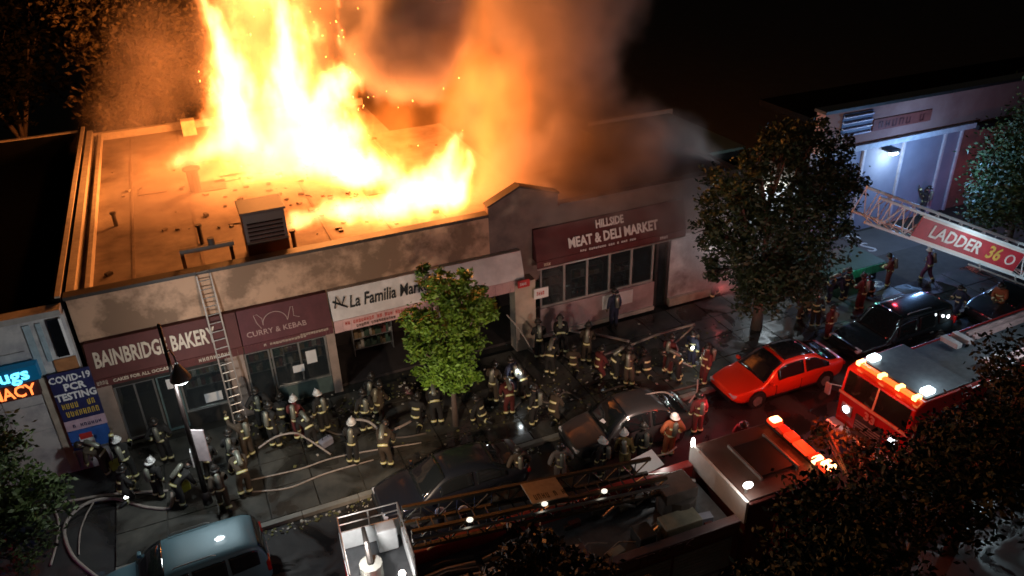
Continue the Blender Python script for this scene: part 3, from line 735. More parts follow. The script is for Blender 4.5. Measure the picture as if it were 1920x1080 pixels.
SMOKE = [  # a, b, r0, r1, strength
    ((12.5, 31, 6.4), (15.0, 33, 17), 2.2, 3.6, 1.1), ((8.8, 30.5, 11.2), (9.3, 31, 17.8), 1.8, 3.2, 7.5),
    ((12.5, 28.6, 6.4), (19.5, 28.6, 6.2), 2.0, 2.3, 2.6), ((15.8, 31, 7), (17.5, 34, 17), 2.6, 4.2, 1.6), ((13.5, 27.2, 6.4), (17.5, 27.2, 6.4), 1.3, 1.5, 2.2),
    ((5, 40, 8), (6, 41, 17.5), 3.6, 4.6, .5), ((-1.2, 33, 6.2), (3.5, 34, 6.8), 2.2, 3.0, .9), ((-3, 42, 6), (0, 42, 10), 2.4, 3.0, .25),
    ((11.6, 26.2, 6.4), (18.6, 25.6, 5.0), 1.1, 1.2, 1.3), ((18.4, 25.4, 4.8), (20.8, 24.8, 1.8), 1.5, 1.9, 2.4), ((9.5, 27, 6.5), (12.5, 26.2, 6.3), .7, 1.0, 1.2),
    ((12.2, 25.6, 5.0), (12.6, 25.4, 1.6), .6, .9, .35),
]


def smoke_field(p):
    d1 = p.vmul((1, 1, .7)).noise(.33, 2, .5, True).vsub((.5, .5, .5)).vscale(4.0)
    d2 = p.noise(1.1, 3, .6, True).vsub((.5, .5, .5)).vscale(1.5)
    q = p.vadd(d1).vadd(d2)
    f = None
    for a, b, r0, r1, s in SMOKE:
        v = capsule(q, a, b, r0, r1).c01().pow(.8) * s
        f = v if f is None else f.max(v)
    n = p.noise(.9, 4, .6)
    return f * (((n - .36) * 3.4).c01() * .8 + .2)


vs = bpy.data.materials.new('smoke_gas'); vs.use_nodes = True
t = vs.node_tree; t.nodes.clear()
pv = t.nodes.new('ShaderNodeVolumePrincipled'); pv.inputs['Color'].default_value = (.66, .56, .53, 1)
pv.inputs['Density'].default_value = .75; pv.inputs['Anisotropy'].default_value = .1
ou = t.nodes.new('ShaderNodeOutputMaterial'); t.links.new(pv.outputs[0], ou.inputs['Volume'])
smk = volume_obj('smoke', (-7, 23.6, 1.2), (24, 46, 19), (124, 90, 72), smoke_field, vs)
tag(smk, 'brown and orange-lit smoke rolling off the burning roof over the deli', 'smoke', kind='stuff')

eb = MB(); re_ = random.Random(5)
for i in range(90):
    x, y, z = min(11, max(1, re_.gauss(6, 2.2))), re_.uniform(30, 38), re_.uniform(6.8, 14); q_ = re_.uniform(.012, .03)
    eb.box((x, y, z), (q_, q_, q_ * re_.uniform(1, 4)), Matrix.Rotation(re_.uniform(-1, 1), 3, 'X'))
tag(eb.build('sparks', glow('spark', (1, .35, .06), 12), kind='stuff'), 'scattered glowing sparks flying out of the roof flames', 'sparks')

# ================================================================== TREES
def tree(name, label, loc, h_trunk, blobs, n, size, lm, r_trunk=.14, seed=1, group=None, lean=(0, 0), sparse=.0):
    t = thing(name, label, 'tree', loc, 0, group); rr = random.Random(seed)
    b = MB(); top = Vector((lean[0], lean[1], h_trunk))
    b.tube([(0, 0, 0), (lean[0] * .3, lean[1] * .3, h_trunk * .4), tuple(top)], [r_trunk * 1.25, r_trunk, r_trunk * .8], 8)
    for cx, cyy, cz, r in blobs:
        e = Vector((cx, cyy, cz)); mid = top.lerp(e, .5) + Vector((rr.uniform(-.2, .2), rr.uniform(-.2, .2), rr.uniform(0, .3)))
        b.tube([top - Vector((0, 0, .1)), mid, e], [r_trunk * .6, r_trunk * .35, r_trunk * .12], 6)
        for k in range(3):
            q = e + Vector((rr.gauss(0, 1), rr.gauss(0, 1), rr.gauss(0, 1))).normalized() * r * .8
            b.tube([mid, e.lerp(q, .4), q], [r_trunk * .28, r_trunk * .15, r_trunk * .04], 4)
    b.build('trunk', bark, t, smooth=True)
    vs_, fs = [], []; tot = sum(q[3] ** 2 for q in blobs)
    for cx, cyy, cz, r in blobs:
        m = int(n * r * r / tot); clumps = []
        for k in range(max(7, m // 34)):
            d = Vector((rr.gauss(0, 1), rr.gauss(0, 1), rr.gauss(0, 1) * .9)).normalized()
            clumps.append(Vector((cx, cyy, cz)) + d * r * rr.uniform(.35, 1.02))
        for k in range(m):
            c = rr.choice(clumps) + Vector((rr.gauss(0, 1), rr.gauss(0, 1), rr.gauss(0, .8))) * r * .17
            u = Vector((rr.gauss(0, 1), rr.gauss(0, 1), rr.gauss(0, .6))).normalized(); v = u.orthogonal().normalized(); v = (v + u.cross(v) * rr.uniform(-1, 1)).normalized()
            s = size * rr.uniform(.6, 1.4); i = len(vs_)
            vs_ += [c - u * s, c + v * s * .45, c + u * s, c - v * s * .45]; fs.append((i, i + 1, i + 2, i + 3))
    b = MB(); b.v = [tuple(q) for q in vs_]; b.f = fs; b.mi = [0] * len(fs)
    me = bpy.data.meshes.new('crown'); me.from_pydata(b.v, [], b.f); me.materials.append(lm)
    o = link(bpy.data.objects.new('crown', me), t); o['kind'] = 'stuff'
    return t

p = spot(855, 803)
tree('young_tree', 'slim young bright green tree on the sidewalk before the white market banner', (p.x, p.y, .1), 2.1,
     [(0, 0, 3.0, .9), (.7, .1, 3.6, .65), (-.8, 0, 3.4, .6), (1.2, .1, 4.7, .6), (1.5, .3, 4.1, .35), (-.9, .1, 4.6, .6), (.1, .2, 4.6, .9), (-.3, 0, 5.7, .6), (.5, .1, 5.6, .5), (-.6, .1, 6.4, .3), (-.1, 0, 2.3, .75), (.5, -.2, 2.1, .45), (-.9, 0, 2.5, .4), (-1.2, 0, 3.9, .35)], 12500, .085, leafg, .1, 3)
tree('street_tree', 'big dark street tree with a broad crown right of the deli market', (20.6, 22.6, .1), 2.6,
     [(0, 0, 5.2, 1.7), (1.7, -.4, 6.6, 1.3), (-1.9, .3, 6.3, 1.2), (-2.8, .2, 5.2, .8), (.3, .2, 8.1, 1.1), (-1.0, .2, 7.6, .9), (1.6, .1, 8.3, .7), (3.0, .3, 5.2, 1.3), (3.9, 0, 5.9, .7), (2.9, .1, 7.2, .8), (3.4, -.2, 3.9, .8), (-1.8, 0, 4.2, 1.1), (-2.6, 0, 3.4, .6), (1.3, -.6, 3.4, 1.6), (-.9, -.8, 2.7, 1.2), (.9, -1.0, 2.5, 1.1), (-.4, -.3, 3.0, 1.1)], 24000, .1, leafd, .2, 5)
tree('street_tree', 'dark leafy tree at the left edge before the pharmacy', (-7.1, 21.4, .1), 1.8,
     [(-1.0, .3, 5.2, 1.1), (.2, 0, 4.5, 1.0), (0, 0, 3.0, 1.3), (-1.2, -.2, 4.0, 1.4), (1.0, -.3, 2.1, 1.0), (.2, -.8, 1.7, 1.0), (-.8, -1.4, 2.0, 1.1)], 14000, .09, mat('leaf_mid_green', (0.07, 0.11, 0.02), .6, scale=.9, c2=(.02, .035, .01), bump=0), .13, 8)
tree('street_tree', 'green tree beyond the lettered ladder boom at the right edge', (36.6, 23.4, 0), 2.4,
     [(0, 0, 4.4, 2.4), (2.0, 0, 6.4, 2.4), (-2.0, -.6, 3.2, 1.7), (1.6, -1, 3.0, 1.8), (3.5, 1, 8.2, 2.2)], 22000, .11, mat('leaf_green_right', (.06, .11, .03), .6, scale=.6, c2=(.02, .04, .012), bump=0), .2, 9)
for x, y, sd, bl, lb in ((14.2, 9.2, 11, [(0, 0, 4.2, 1.5), (-1.5, .6, 4.0, 1.2), (1.2, .9, 4.4, 1.3), (.2, -.8, 5.2, 1.4), (2.0, -.2, 5.4, 1.2), (1.0, 2.9, 3.3, .75), (.9, 4.0, 3.2, .6), (1.3, 2.1, 3.5, .7)], 'near dark tree below the red warning lights at the bottom right'),
                      (17.8, 10.4, 12, [(0, 0, 3.6, 1.4), (1.4, .3, 4.6, 1.6), (-1.0, -.9, 4.6, 1.5), (2.6, 1.0, 5.0, 1.4), (.8, 1.1, 3.4, 1.0)], 'near dark tree overlapping the right fire engine front corner'),
                      (10.6, 8.9, 13, [(0, 0, 3.8, 1.2), (.9, .6, 4.6, 1.2), (-1.2, .2, 3.4, .9), (.1, -.9, 4.9, 1.1)], 'near dark tree at the bottom below the ladder truck cab'),
                      (4.4, 9.9, 14, [(0, 0, 4.8, 1.0), (.9, .5, 4.6, .8), (-.7, .2, 5.3, .8), (.1, .3, 6.0, .7), (1.3, -.5, 5.0, .7)], 'narrow brown treetop at the bottom middle covering the ladder truck')):
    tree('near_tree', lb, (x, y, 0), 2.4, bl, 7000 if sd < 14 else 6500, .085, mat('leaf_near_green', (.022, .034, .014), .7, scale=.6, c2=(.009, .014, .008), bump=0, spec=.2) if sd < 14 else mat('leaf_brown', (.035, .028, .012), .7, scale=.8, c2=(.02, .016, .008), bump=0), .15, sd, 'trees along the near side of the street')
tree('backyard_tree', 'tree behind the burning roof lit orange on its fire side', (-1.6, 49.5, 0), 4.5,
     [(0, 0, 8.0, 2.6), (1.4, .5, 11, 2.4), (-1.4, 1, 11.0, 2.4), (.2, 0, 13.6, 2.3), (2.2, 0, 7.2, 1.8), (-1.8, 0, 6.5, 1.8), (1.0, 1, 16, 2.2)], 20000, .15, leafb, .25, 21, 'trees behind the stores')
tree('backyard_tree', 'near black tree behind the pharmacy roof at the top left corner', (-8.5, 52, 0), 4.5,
     [(0, 0, 9.0, 3.0), (2.2, .5, 11.5, 2.6), (-3.4, 1, 11.0, 3.2), (.2, 0, 14.6, 3.0)], 9000, .2, mat('leaf_black_green', (.008, .008, .004), .9, bump=0, spec=0), .25, 22, 'trees behind the stores')

# ================================================================== STREET FURNITURE
p = spot(392, 948)
sl = thing('street_lamp', 'tall dark street lamp post with one bright white bell lamp before the bakery', 'street lamp', (p.x, p.y, .1))
b = MB(); b.tube([(0, 0, 0), (0, 0, .5)], [.16, .13], 10); b.tube([(0, 0, .5), (0, 0, 6.6)], [.085, .05], 10); b.ball((0, 0, 6.65), .06); b.build('pole', mat('brown_iron', (.018, .011, .009), .5, .4), sl, smooth=True)
b = MB(); b.tube([(0, 0, 5.75), (.12, -.25, 5.95), (.2, -.45, 5.85), (.22, -.5, 5.6)], .025, 6); b.build('arm', steel, sl)
b = MB(); b.tube([(.22, -.5, 5.62), (.22, -.5, 5.5), (.22, -.5, 5.3), (.22, -.5, 5.08)], [.05, .1, .22, .3], 14, cap=False); b.build('lamp_shade', steel, sl, smooth=True)
b = MB(); b.ball((.22, -.5, 5.06), (.24, .24, .12), 12, 8); b.build('lens', glow('street_lamp_lens', (.9, 1, 1), 16), sl, smooth=True)
lamp('lamp_light', (p.x + .22, p.y - .5, 4.68), 420, (.88, .97, 1), .2)
b = MB(); b.bb(-.02, .02, -.28, .28, 1.7, 2.9); ps = b.build('sign_plate', mat('pink_white_print', (.7, .6, .6), .5), sl); ps.location = (.17, 0, 0); ps.rotation_euler = (0, 0, R(62))
b = MB(); b.bb(-.12, -.09, -.1, .1, 1.6, 2.2); b.build('number_plate', white, sl)

ld = thing('ladder', 'long aluminium ladder leaning on the parapet between bakery and kebab awnings', 'ladder', (-.28, 24.85, .13))
ax = Vector((-.10, 1.05, 5.95)); L = ax.length; rot = ax.to_track_quat('Z', 'Y')
def on(b, *a, **k):
    o = b.build(*a, **k); o.rotation_mode = 'QUATERNION'; o.rotation_quaternion = rot; return o
for s in (-.22, .22):
    b = MB(); b.bb(s - .025, s + .025, -.035, .035, 0, L); on(b, 'rail', mat('dull_aluminium', (.3, .27, .25), .5, .5), ld)
b = MB(); b.tube([(-.2, 0, 0), (.2, 0, 0)], .018, 6); rme = b.mesh('rung', alu)
for k in range(20):
    o = link(bpy.data.objects.new('rung', rme), ld); o.rotation_mode = 'QUATERNION'; o.rotation_quaternion = rot; o.location = rot @ Vector((0, 0, .25 + k * .31))

# kiosk with green trim under the tree at the corner
p = spot(1570, 520)
ks = thing('news_kiosk', 'low dark kiosk with a green scalloped trim under the big street tree', 'kiosk', (27.0, 24.6, 0))
b = MB(); b.bb(-1.5, 1.5, -.8, .8, 0, .95); b.build('body', black, ks, bevel=.03); b = MB(); b.bb(-1.7, 1.7, -1.0, 1.0, .952, 1.05); b.build('roof', mat('dark_green_roof', (.03, .08, .06), .6), ks)
b = MB()
for k in range(17): b.bb(-1.7 + k * .2 + .01, -1.5 + k * .2 - .01, -1.05, -1.005, .62, 1.03)
b.build('valance', mat('kiosk_green', (.05, .35, .22), .5), ks)
lamp('kiosk_light', (26.6, 22.9, 1.7), 10, (.2, 1, .7), .1)

def hose(name, label, pts, r=.045, m=None, grp='fire hoses on the ground and over the cars'):
    P = [Vector(q) for q in pts]; out = []
    for i in range(len(P) - 1):
        p0, p1, p2, p3 = P[max(i - 1, 0)], P[i], P[i + 1], P[min(i + 2, len(P) - 1)]
        for k in range(7):
            t = k / 7; out.append(.5 * ((2 * p1) + (p2 - p0) * t + (2 * p0 - 5 * p1 + 4 * p2 - p3) * t * t + (3 * p1 - p0 - 3 * p2 + p3) * t ** 3))
    out.append(P[-1]); b = MB(); b.tube(out, r, 7)
    return tag(b.build(name, m or hosem, smooth=True), label, 'hose', grp)
G = lambda x, y, z=.17: tuple(spot(x, y, z))
hose('fire_hose', 'grey hose running straight left from the lamp post to the left tree', [G(105, 945), G(200, 928), G(315, 920)])
hose('fire_hose', 'thick pale hose looping on the road left of the blue van', [G(185, 1085, .05), G(135, 1040, .05), G(122, 985, .05), G(160, 945), G(215, 935), G(270, 950), G(318, 952), G(322, 925)], .055)
hose('fire_hose', 'thin hose curving down the road beneath the left tree', [G(90, 940, .05), G(108, 970, .05), G(108, 1010, .05), G(95, 1060, .05)], .035)
hose('fire_hose', 'thin brown hose branching off the loop near the left tree', [G(180, 935), G(162, 965, .05), G(150, 1000, .05), G(148, 1040, .05)], .025)
hose('fire_hose', 'hose arching from the crew by the ladder towards the kebab window', [G(485, 840, .6), G(515, 820, .9), G(550, 812, 1.0), G(572, 820, .7), G(620, 852, .2)], .035)
hose('fire_hose', 'upper of two straight hoses along the sidewalk', [G(470, 900), G(560, 880), G(640, 855), G(790, 830)], .03)
hose('fire_hose', 'lower of two straight hoses along the sidewalk', [G(470, 922), G(540, 915), G(610, 888), G(700, 862)], .03)
hose('fire_hose', 'pale hose arching over the shoulder of a firefighter at the sidewalk middle', [G(654, 800, .7), G(660, 788, 1.1), G(690, 790, 1.2), G(720, 810, 1.1), G(750, 800, 1.0), G(770, 790, .9)], .045)
hose('fire_hose', 'pale hose lying on the ground before the deli windows', [G(1010, 605), G(1045, 614), G(1080, 622), G(1120, 628), G(1180, 640)], .06)
hose('fire_hose', 'long straight pale hose rising towards the street tree', [G(1120, 670, .4), G(1180, 648, .6), G(1240, 625, .9), G(1303, 608, 1.2)], .05)
hose('fire_hose', 'short hose hanging below the end of the long straight one', [G(1300, 612, 1.2), G(1275, 635, .7), G(1258, 650, .4)], .04)
hose('fire_hose', 'pinkish hose between the crouching crew and the silver car', [G(1120, 690, .3), G(1140, 678, .4), G(1165, 672, .4), G(1200, 680, .3)], .04)
hose('fire_hose', 'thin hose draped over the silver car', [G(1135, 790, 1.0), G(1160, 765, 1.3), G(1195, 745, 1.55), G(1240, 735, 1.5), G(1262, 742, 1.25)], .03)
hose('fire_hose', 'thin hose dropping between the silver and the red car', [G(1308, 712, .8), G(1306, 735, .6), G(1292, 755, .4)], .03)
hose('fire_hose', 'hose between the kneeling crew and the light by the street tree', [G(1262, 672, .7), G(1280, 680, .6), G(1298, 688, .4)], .03)
hose('fire_hose', 'yellowish hose from the paper chart to the crew by the truck', [G(1230, 855, 1.4), G(1252, 850, 1.2), G(1268, 838, 1.0)], .03, hosey)
hose('pole', 'long thin pike pole leaning past the young tree towards the cream pier', [G(950, 590, 2.3), G(975, 620, 1.6), G(1000, 660, .6)], .025)

for lb_, pp in (('dark hose snaking through the crew left of the silver car', [(960, 770), (990, 745), (1030, 755), (1060, 735), (1090, 750)]), ('dark hose crossing the pavement before the market entrance', [(600, 800), (640, 815), (690, 800), (740, 820), (800, 812)]),
                ('hose curving between the cream pier and the deli crew', [(985, 650), (1010, 665), (1040, 655), (1070, 672), (1110, 660)]), ('hose running beneath the crew towards the red car', [(1130, 735), (1180, 722), (1230, 738), (1280, 728), (1330, 715)])):
    hose('fire_hose', lb_, [G(*q) for q in pp], .04, mat('dirty_hose', (.14, .11, .09), .8, scale=6))
# ================================================================== PEOPLE
def J(**k): return {n: Vector(v) for n, v in k.items()}
BASE = J(pelvis=(0, 0, .95), waist=(0, 0, 1.1), chest=(0, 0, 1.32), neck=(0, 0, 1.5), head=(.02, 0, 1.62), crownp=(.02, 0, 1.74),
         shl=(0, .2, 1.42), ell=(-.02, .27, 1.14), hal=(.06, .28, .9), shr=(0, -.2, 1.42), elr=(-.02, -.27, 1.14), har=(.06, -.28, .9),
         hil=(0, .1, .88), knl=(.02, .11, .48), anl=(-.02, .12, .08), tol=(.16, .13, .04), hir=(0, -.1, .88), knr=(.02, -.11, .48), anr=(-.02, -.12, .08), tor=(.16, -.13, .04))
def pose(**k):
    d = {n: v.copy() for n, v in BASE.items()}; d.update({n: Vector(v) for n, v in k.items()}); return d
POSES = {
    'stand': pose(), 'hips': pose(ell=(-.12, .4, 1.2), hal=(.02, .22, 1.0), elr=(-.12, -.4, 1.2), har=(.02, -.22, 1.0), head=(-.03, 0, 1.63), crownp=(-.07, 0, 1.74)),
    'walk': pose(knl=(.2, .1, .5), anl=(.24, .1, .1), tol=(.42, .1, .06), knr=(-.05, -.1, .48), anr=(-.3, -.1, .14), tor=(-.14, -.1, .04), ell=(-.15, .26, 1.18), hal=(-.08, .25, .94), elr=(.12, -.26, 1.18), har=(.3, -.2, 1.05), chest=(.06, 0, 1.32), neck=(.09, 0, 1.5), head=(.12, 0, 1.6), crownp=(.12, 0, 1.73)),
    'reach': pose(ell=(.25, .26, 1.5), hal=(.42, .2, 1.78), elr=(.2, -.26, 1.24), har=(.42, -.18, 1.3), head=(.0, 0, 1.63), crownp=(-.04, 0, 1.74)),
    'hold': pose(ell=(.12, .26, 1.15), hal=(.38, .1, 1.12), elr=(.1, -.26, 1.14), har=(.36, -.08, 1.02), chest=(.05, 0, 1.32), neck=(.08, 0, 1.5), head=(.14, 0, 1.6), crownp=(.15, 0, 1.72)),
    'bend': pose(waist=(.08, 0, 1.05), chest=(.3, 0, 1.18), neck=(.46, 0, 1.28), head=(.58, 0, 1.32), crownp=(.67, 0, 1.38), shl=(.38, .2, 1.2), ell=(.45, .24, .9), hal=(.55, .16, .66), shr=(.38, -.2, 1.2), elr=(.45, -.24, .9), har=(.55, -.16, .66), knl=(.1, .13, .48), knr=(.06, -.13, .48)),
    'kneel': pose(pelvis=(0, 0, .5), waist=(.03, 0, .64), chest=(.1, 0, .86), neck=(.14, 0, 1.03), head=(.19, 0, 1.13), crownp=(.21, 0, 1.25), shl=(.1, .2, .95), ell=(.2, .26, .7), hal=(.42, .15, .62), shr=(.1, -.2, .95), elr=(.2, -.26, .7), har=(.42, -.15, .6),
                  hil=(0, .1, .46), knl=(.4, .14, .5), anl=(.34, .14, .1), tol=(.52, .14, .05), hir=(0, -.1, .46), knr=(.2, -.14, .1), anr=(-.2, -.14, .09), tor=(-.34, -.14, .05)),
}
EDG = [('pelvis', 'waist'), ('waist', 'chest'), ('chest', 'neck'), ('neck', 'head'), ('head', 'crownp'), ('chest', 'shl'), ('shl', 'ell'), ('ell', 'hal'), ('chest', 'shr'), ('shr', 'elr'), ('elr', 'har'),
       ('pelvis', 'hil'), ('hil', 'knl'), ('knl', 'anl'), ('anl', 'tol'), ('pelvis', 'hir'), ('hir', 'knr'), ('knr', 'anr'), ('anr', 'tor')]
RAD = dict(pelvis=.17, waist=.17, chest=.185, neck=.065, head=.1, crownp=.075, shl=.1, ell=.075, hal=.045, shr=.1, elr=.075, har=.045, hil=.125, knl=.095, anl=.075, tol=.05, hir=.125, knr=.095, anr=.075, tor=.05)


def make_body(nm, P):
    names = list(P); bm = bmesh.new(); ids = {}
    me = bpy.data.meshes.new('body'); me.from_pydata([P[n] for n in names], [(names.index(a), names.index(b)) for a, b in EDG], [])
    o = bpy.data.objects.new('body', me); col.objects.link(o)
    o.modifiers.new('skin', 'SKIN')
    for i, n in enumerate(names):
        sv = me.skin_vertices[0].data[i]; sv.radius = (RAD[n], RAD[n] * (.8 if n in ('chest', 'waist', 'pelvis') else 1)) ; sv.use_root = (n == 'pelvis')
    o.modifiers.new('sub', 'SUBSURF').levels = 2
    dg = bpy.context.evaluated_depsgraph_get(); m2 = bpy.data.meshes.new_from_object(o.evaluated_get(dg)); bpy.data.objects.remove(o)
    m2.name = 'body'; m2.materials.clear()
    for q in (bunker, skin, glove, black): m2.materials.append(q)
    def seg(pt, a, b):
        ab = b - a; t = max(0, min(1, (pt - a).dot(ab) / ab.length_squared)); return (pt - a - ab * t).length
    for f in m2.polygons:
        c = f.center; f.use_smooth = True; best = min(EDG, key=lambda e: seg(c, P[e[0]], P[e[1]]) - .5 * (RAD[e[0]] + RAD[e[1]]))
        k = 0
        if best in (('neck', 'head'), ('head', 'crownp')): k = 1
        elif best in (('ell', 'hal'), ('elr', 'har')) and (c - P[best[1]]).length < .09: k = 2
        elif best in (('anl', 'tol'), ('anr', 'tor')) or (best[1] in ('anl', 'anr') and (c - P[best[1]]).length < .16): k = 3
        f.material_index = k
    # face and fingers grow from the same body mesh
    b = MB(); up = (P['crownp'] - P['head']).normalized(); fw = (Vector((1, 0, 0)) - up * up.x).normalized() if abs(up.x) < .95 else Vector((0, 0, -1)); sd = up.cross(fw); hc = P['head']
    b.tube([hc + fw * .09 + up * .03, hc + fw * .125 - up * .005], [.012, .02], 5, 1)
    for s in (-1, 1):
        b.ball(hc + fw * .088 + sd * s * .035 + up * .03, .013, 6, 4, 3); b.ball(hc + sd * s * .1 + up * .015, (.02, .012, .03), 6, 4, 1)
    b.tube([hc + fw * .096 - up * .045 + sd * .025, hc + fw * .1 - up * .045 - sd * .025], .008, 4, 3)
    for e_, h_ in (('ell', 'hal'), ('elr', 'har')):
        d = (P[h_] - P[e_]).normalized(); s = d.cross(Vector((1, 0, 0)) if abs(d.x) < .7 else Vector((0, 0, 1))).normalized(); n_ = d.cross(s)
        for k in range(4):
            r0 = P[h_] + d * .03 + s * (k - 1.5) * .022; ln = (.07, .085, .08, .06)[k]
            b.tube([r0, r0 + d * ln * .55 + n_ * .012, r0 + d * ln + n_ * .035], [.011, .010, .008], 5, 2)
        r0 = P[h_] - s * .03; b.tube([r0, r0 - s * .03 + d * .03, r0 - s * .025 + d * .065 + n_ * .02], [.013, .012, .009], 5, 2)
    bm = bmesh.new(); bm.from_mesh(m2); m3 = b.mesh('x', [bunker, skin, glove, black], True); bm.from_mesh(m3); bm.to_mesh(m2); bm.free(); bpy.data.meshes.remove(m3)
    return m2


def ring(a, b, t, r, h):
    a, b = Vector(a), Vector(b); c = a.lerp(b, t); d = (b - a).normalized() * h / 2
    q = MB(); q.tube([c - d, c + d], r, 12, cap=False); return q
BODIES = {}
for nm, P in POSES.items():
    rec = {'body': make_body(nm, P), 'P': P, 'st': []}
    for a, b_, t_, r in (('waist', 'chest', .75, .178), ('pelvis', 'waist', .2, .178), ('ell', 'hal', .6, .073), ('elr', 'har', .6, .073), ('knl', 'anl', .6, .1), ('knr', 'anr', .6, .1)):
        q = ring(P[a], P[b_], t_, r, .075)
        rec['st'].append(q.mesh('reflective_stripe', stripe, True))
        q2 = ring(P[a], P[b_], t_, r + .003, .024); rec['st'].append(q2.mesh('silver_tape', stripew, True))
    up = (P['crownp'] - P['head']).normalized(); c = P['head'] + up * .07
    q = MB(); q.tube([c - up * .01, c + up * .06, c + up * .12, c + up * .15], [.125, .12, .085, .03], 12); q.tube([c + up * .1 + Vector((.12, 0, 0)), c + up * .19 + Vector((.04, 0, 0)), c + up * .13 - Vector((.1, 0, 0))], .018, 4)
    rec['hel'] = q.mesh('helmet', helmk, True)
    q = MB(); e = c - up * .005; q.ball(e - Vector((.03, 0, 0)), (.2, .16, .02), 14, 4); rec['brim'] = q.mesh('brim', helmk, True)
    bk = Vector((-1, 0, 0)); dv = (P['neck'] - P['waist']).normalized(); bk = (bk - dv * bk.dot(dv)).normalized(); m_ = P['chest'] + bk * .24
    q = MB(); q.tube([m_ - dv * .26, m_ - dv * .23, m_ + dv * .2, m_ + dv * .26], [.05, .085, .085, .04], 10); rec['tank'] = q.mesh('air_tank', tankm, True)
    BODIES[nm] = rec


def person(px, py, ps, face, label, coat=bunker, hm=helmk, tank=True, z=.12, st=True, grp='firefighters at the fire', sc_=1.0):
    g_ = spot(px, py, z); t = thing('person', label, 'person', tuple(g_), R(face), grp); t.rotation_euler = (R(random.uniform(-5, 5)), R(random.uniform(-3, 7)), R(face + random.uniform(-25, 25))); rec = BODIES[ps]; t.scale = (sc_,) * 3
    o = link(bpy.data.objects.new('body', rec['body']), t)
    if coat is not bunker: o.material_slots[0].link = 'OBJECT'; o.material_slots[0].material = coat
    h = link(bpy.data.objects.new('helmet', rec['hel']), t); br = link(bpy.data.objects.new('brim', rec['brim']), h)
    for q in (h, br): q.material_slots[0].link = 'OBJECT'; q.material_slots[0].material = hm
    if st:
        for i, s in enumerate(rec['st']):
            q = link(bpy.data.objects.new(s.name.split('.')[0], s), t)
    if tank: link(bpy.data.objects.new('air_tank', rec['tank']), t)
    return t

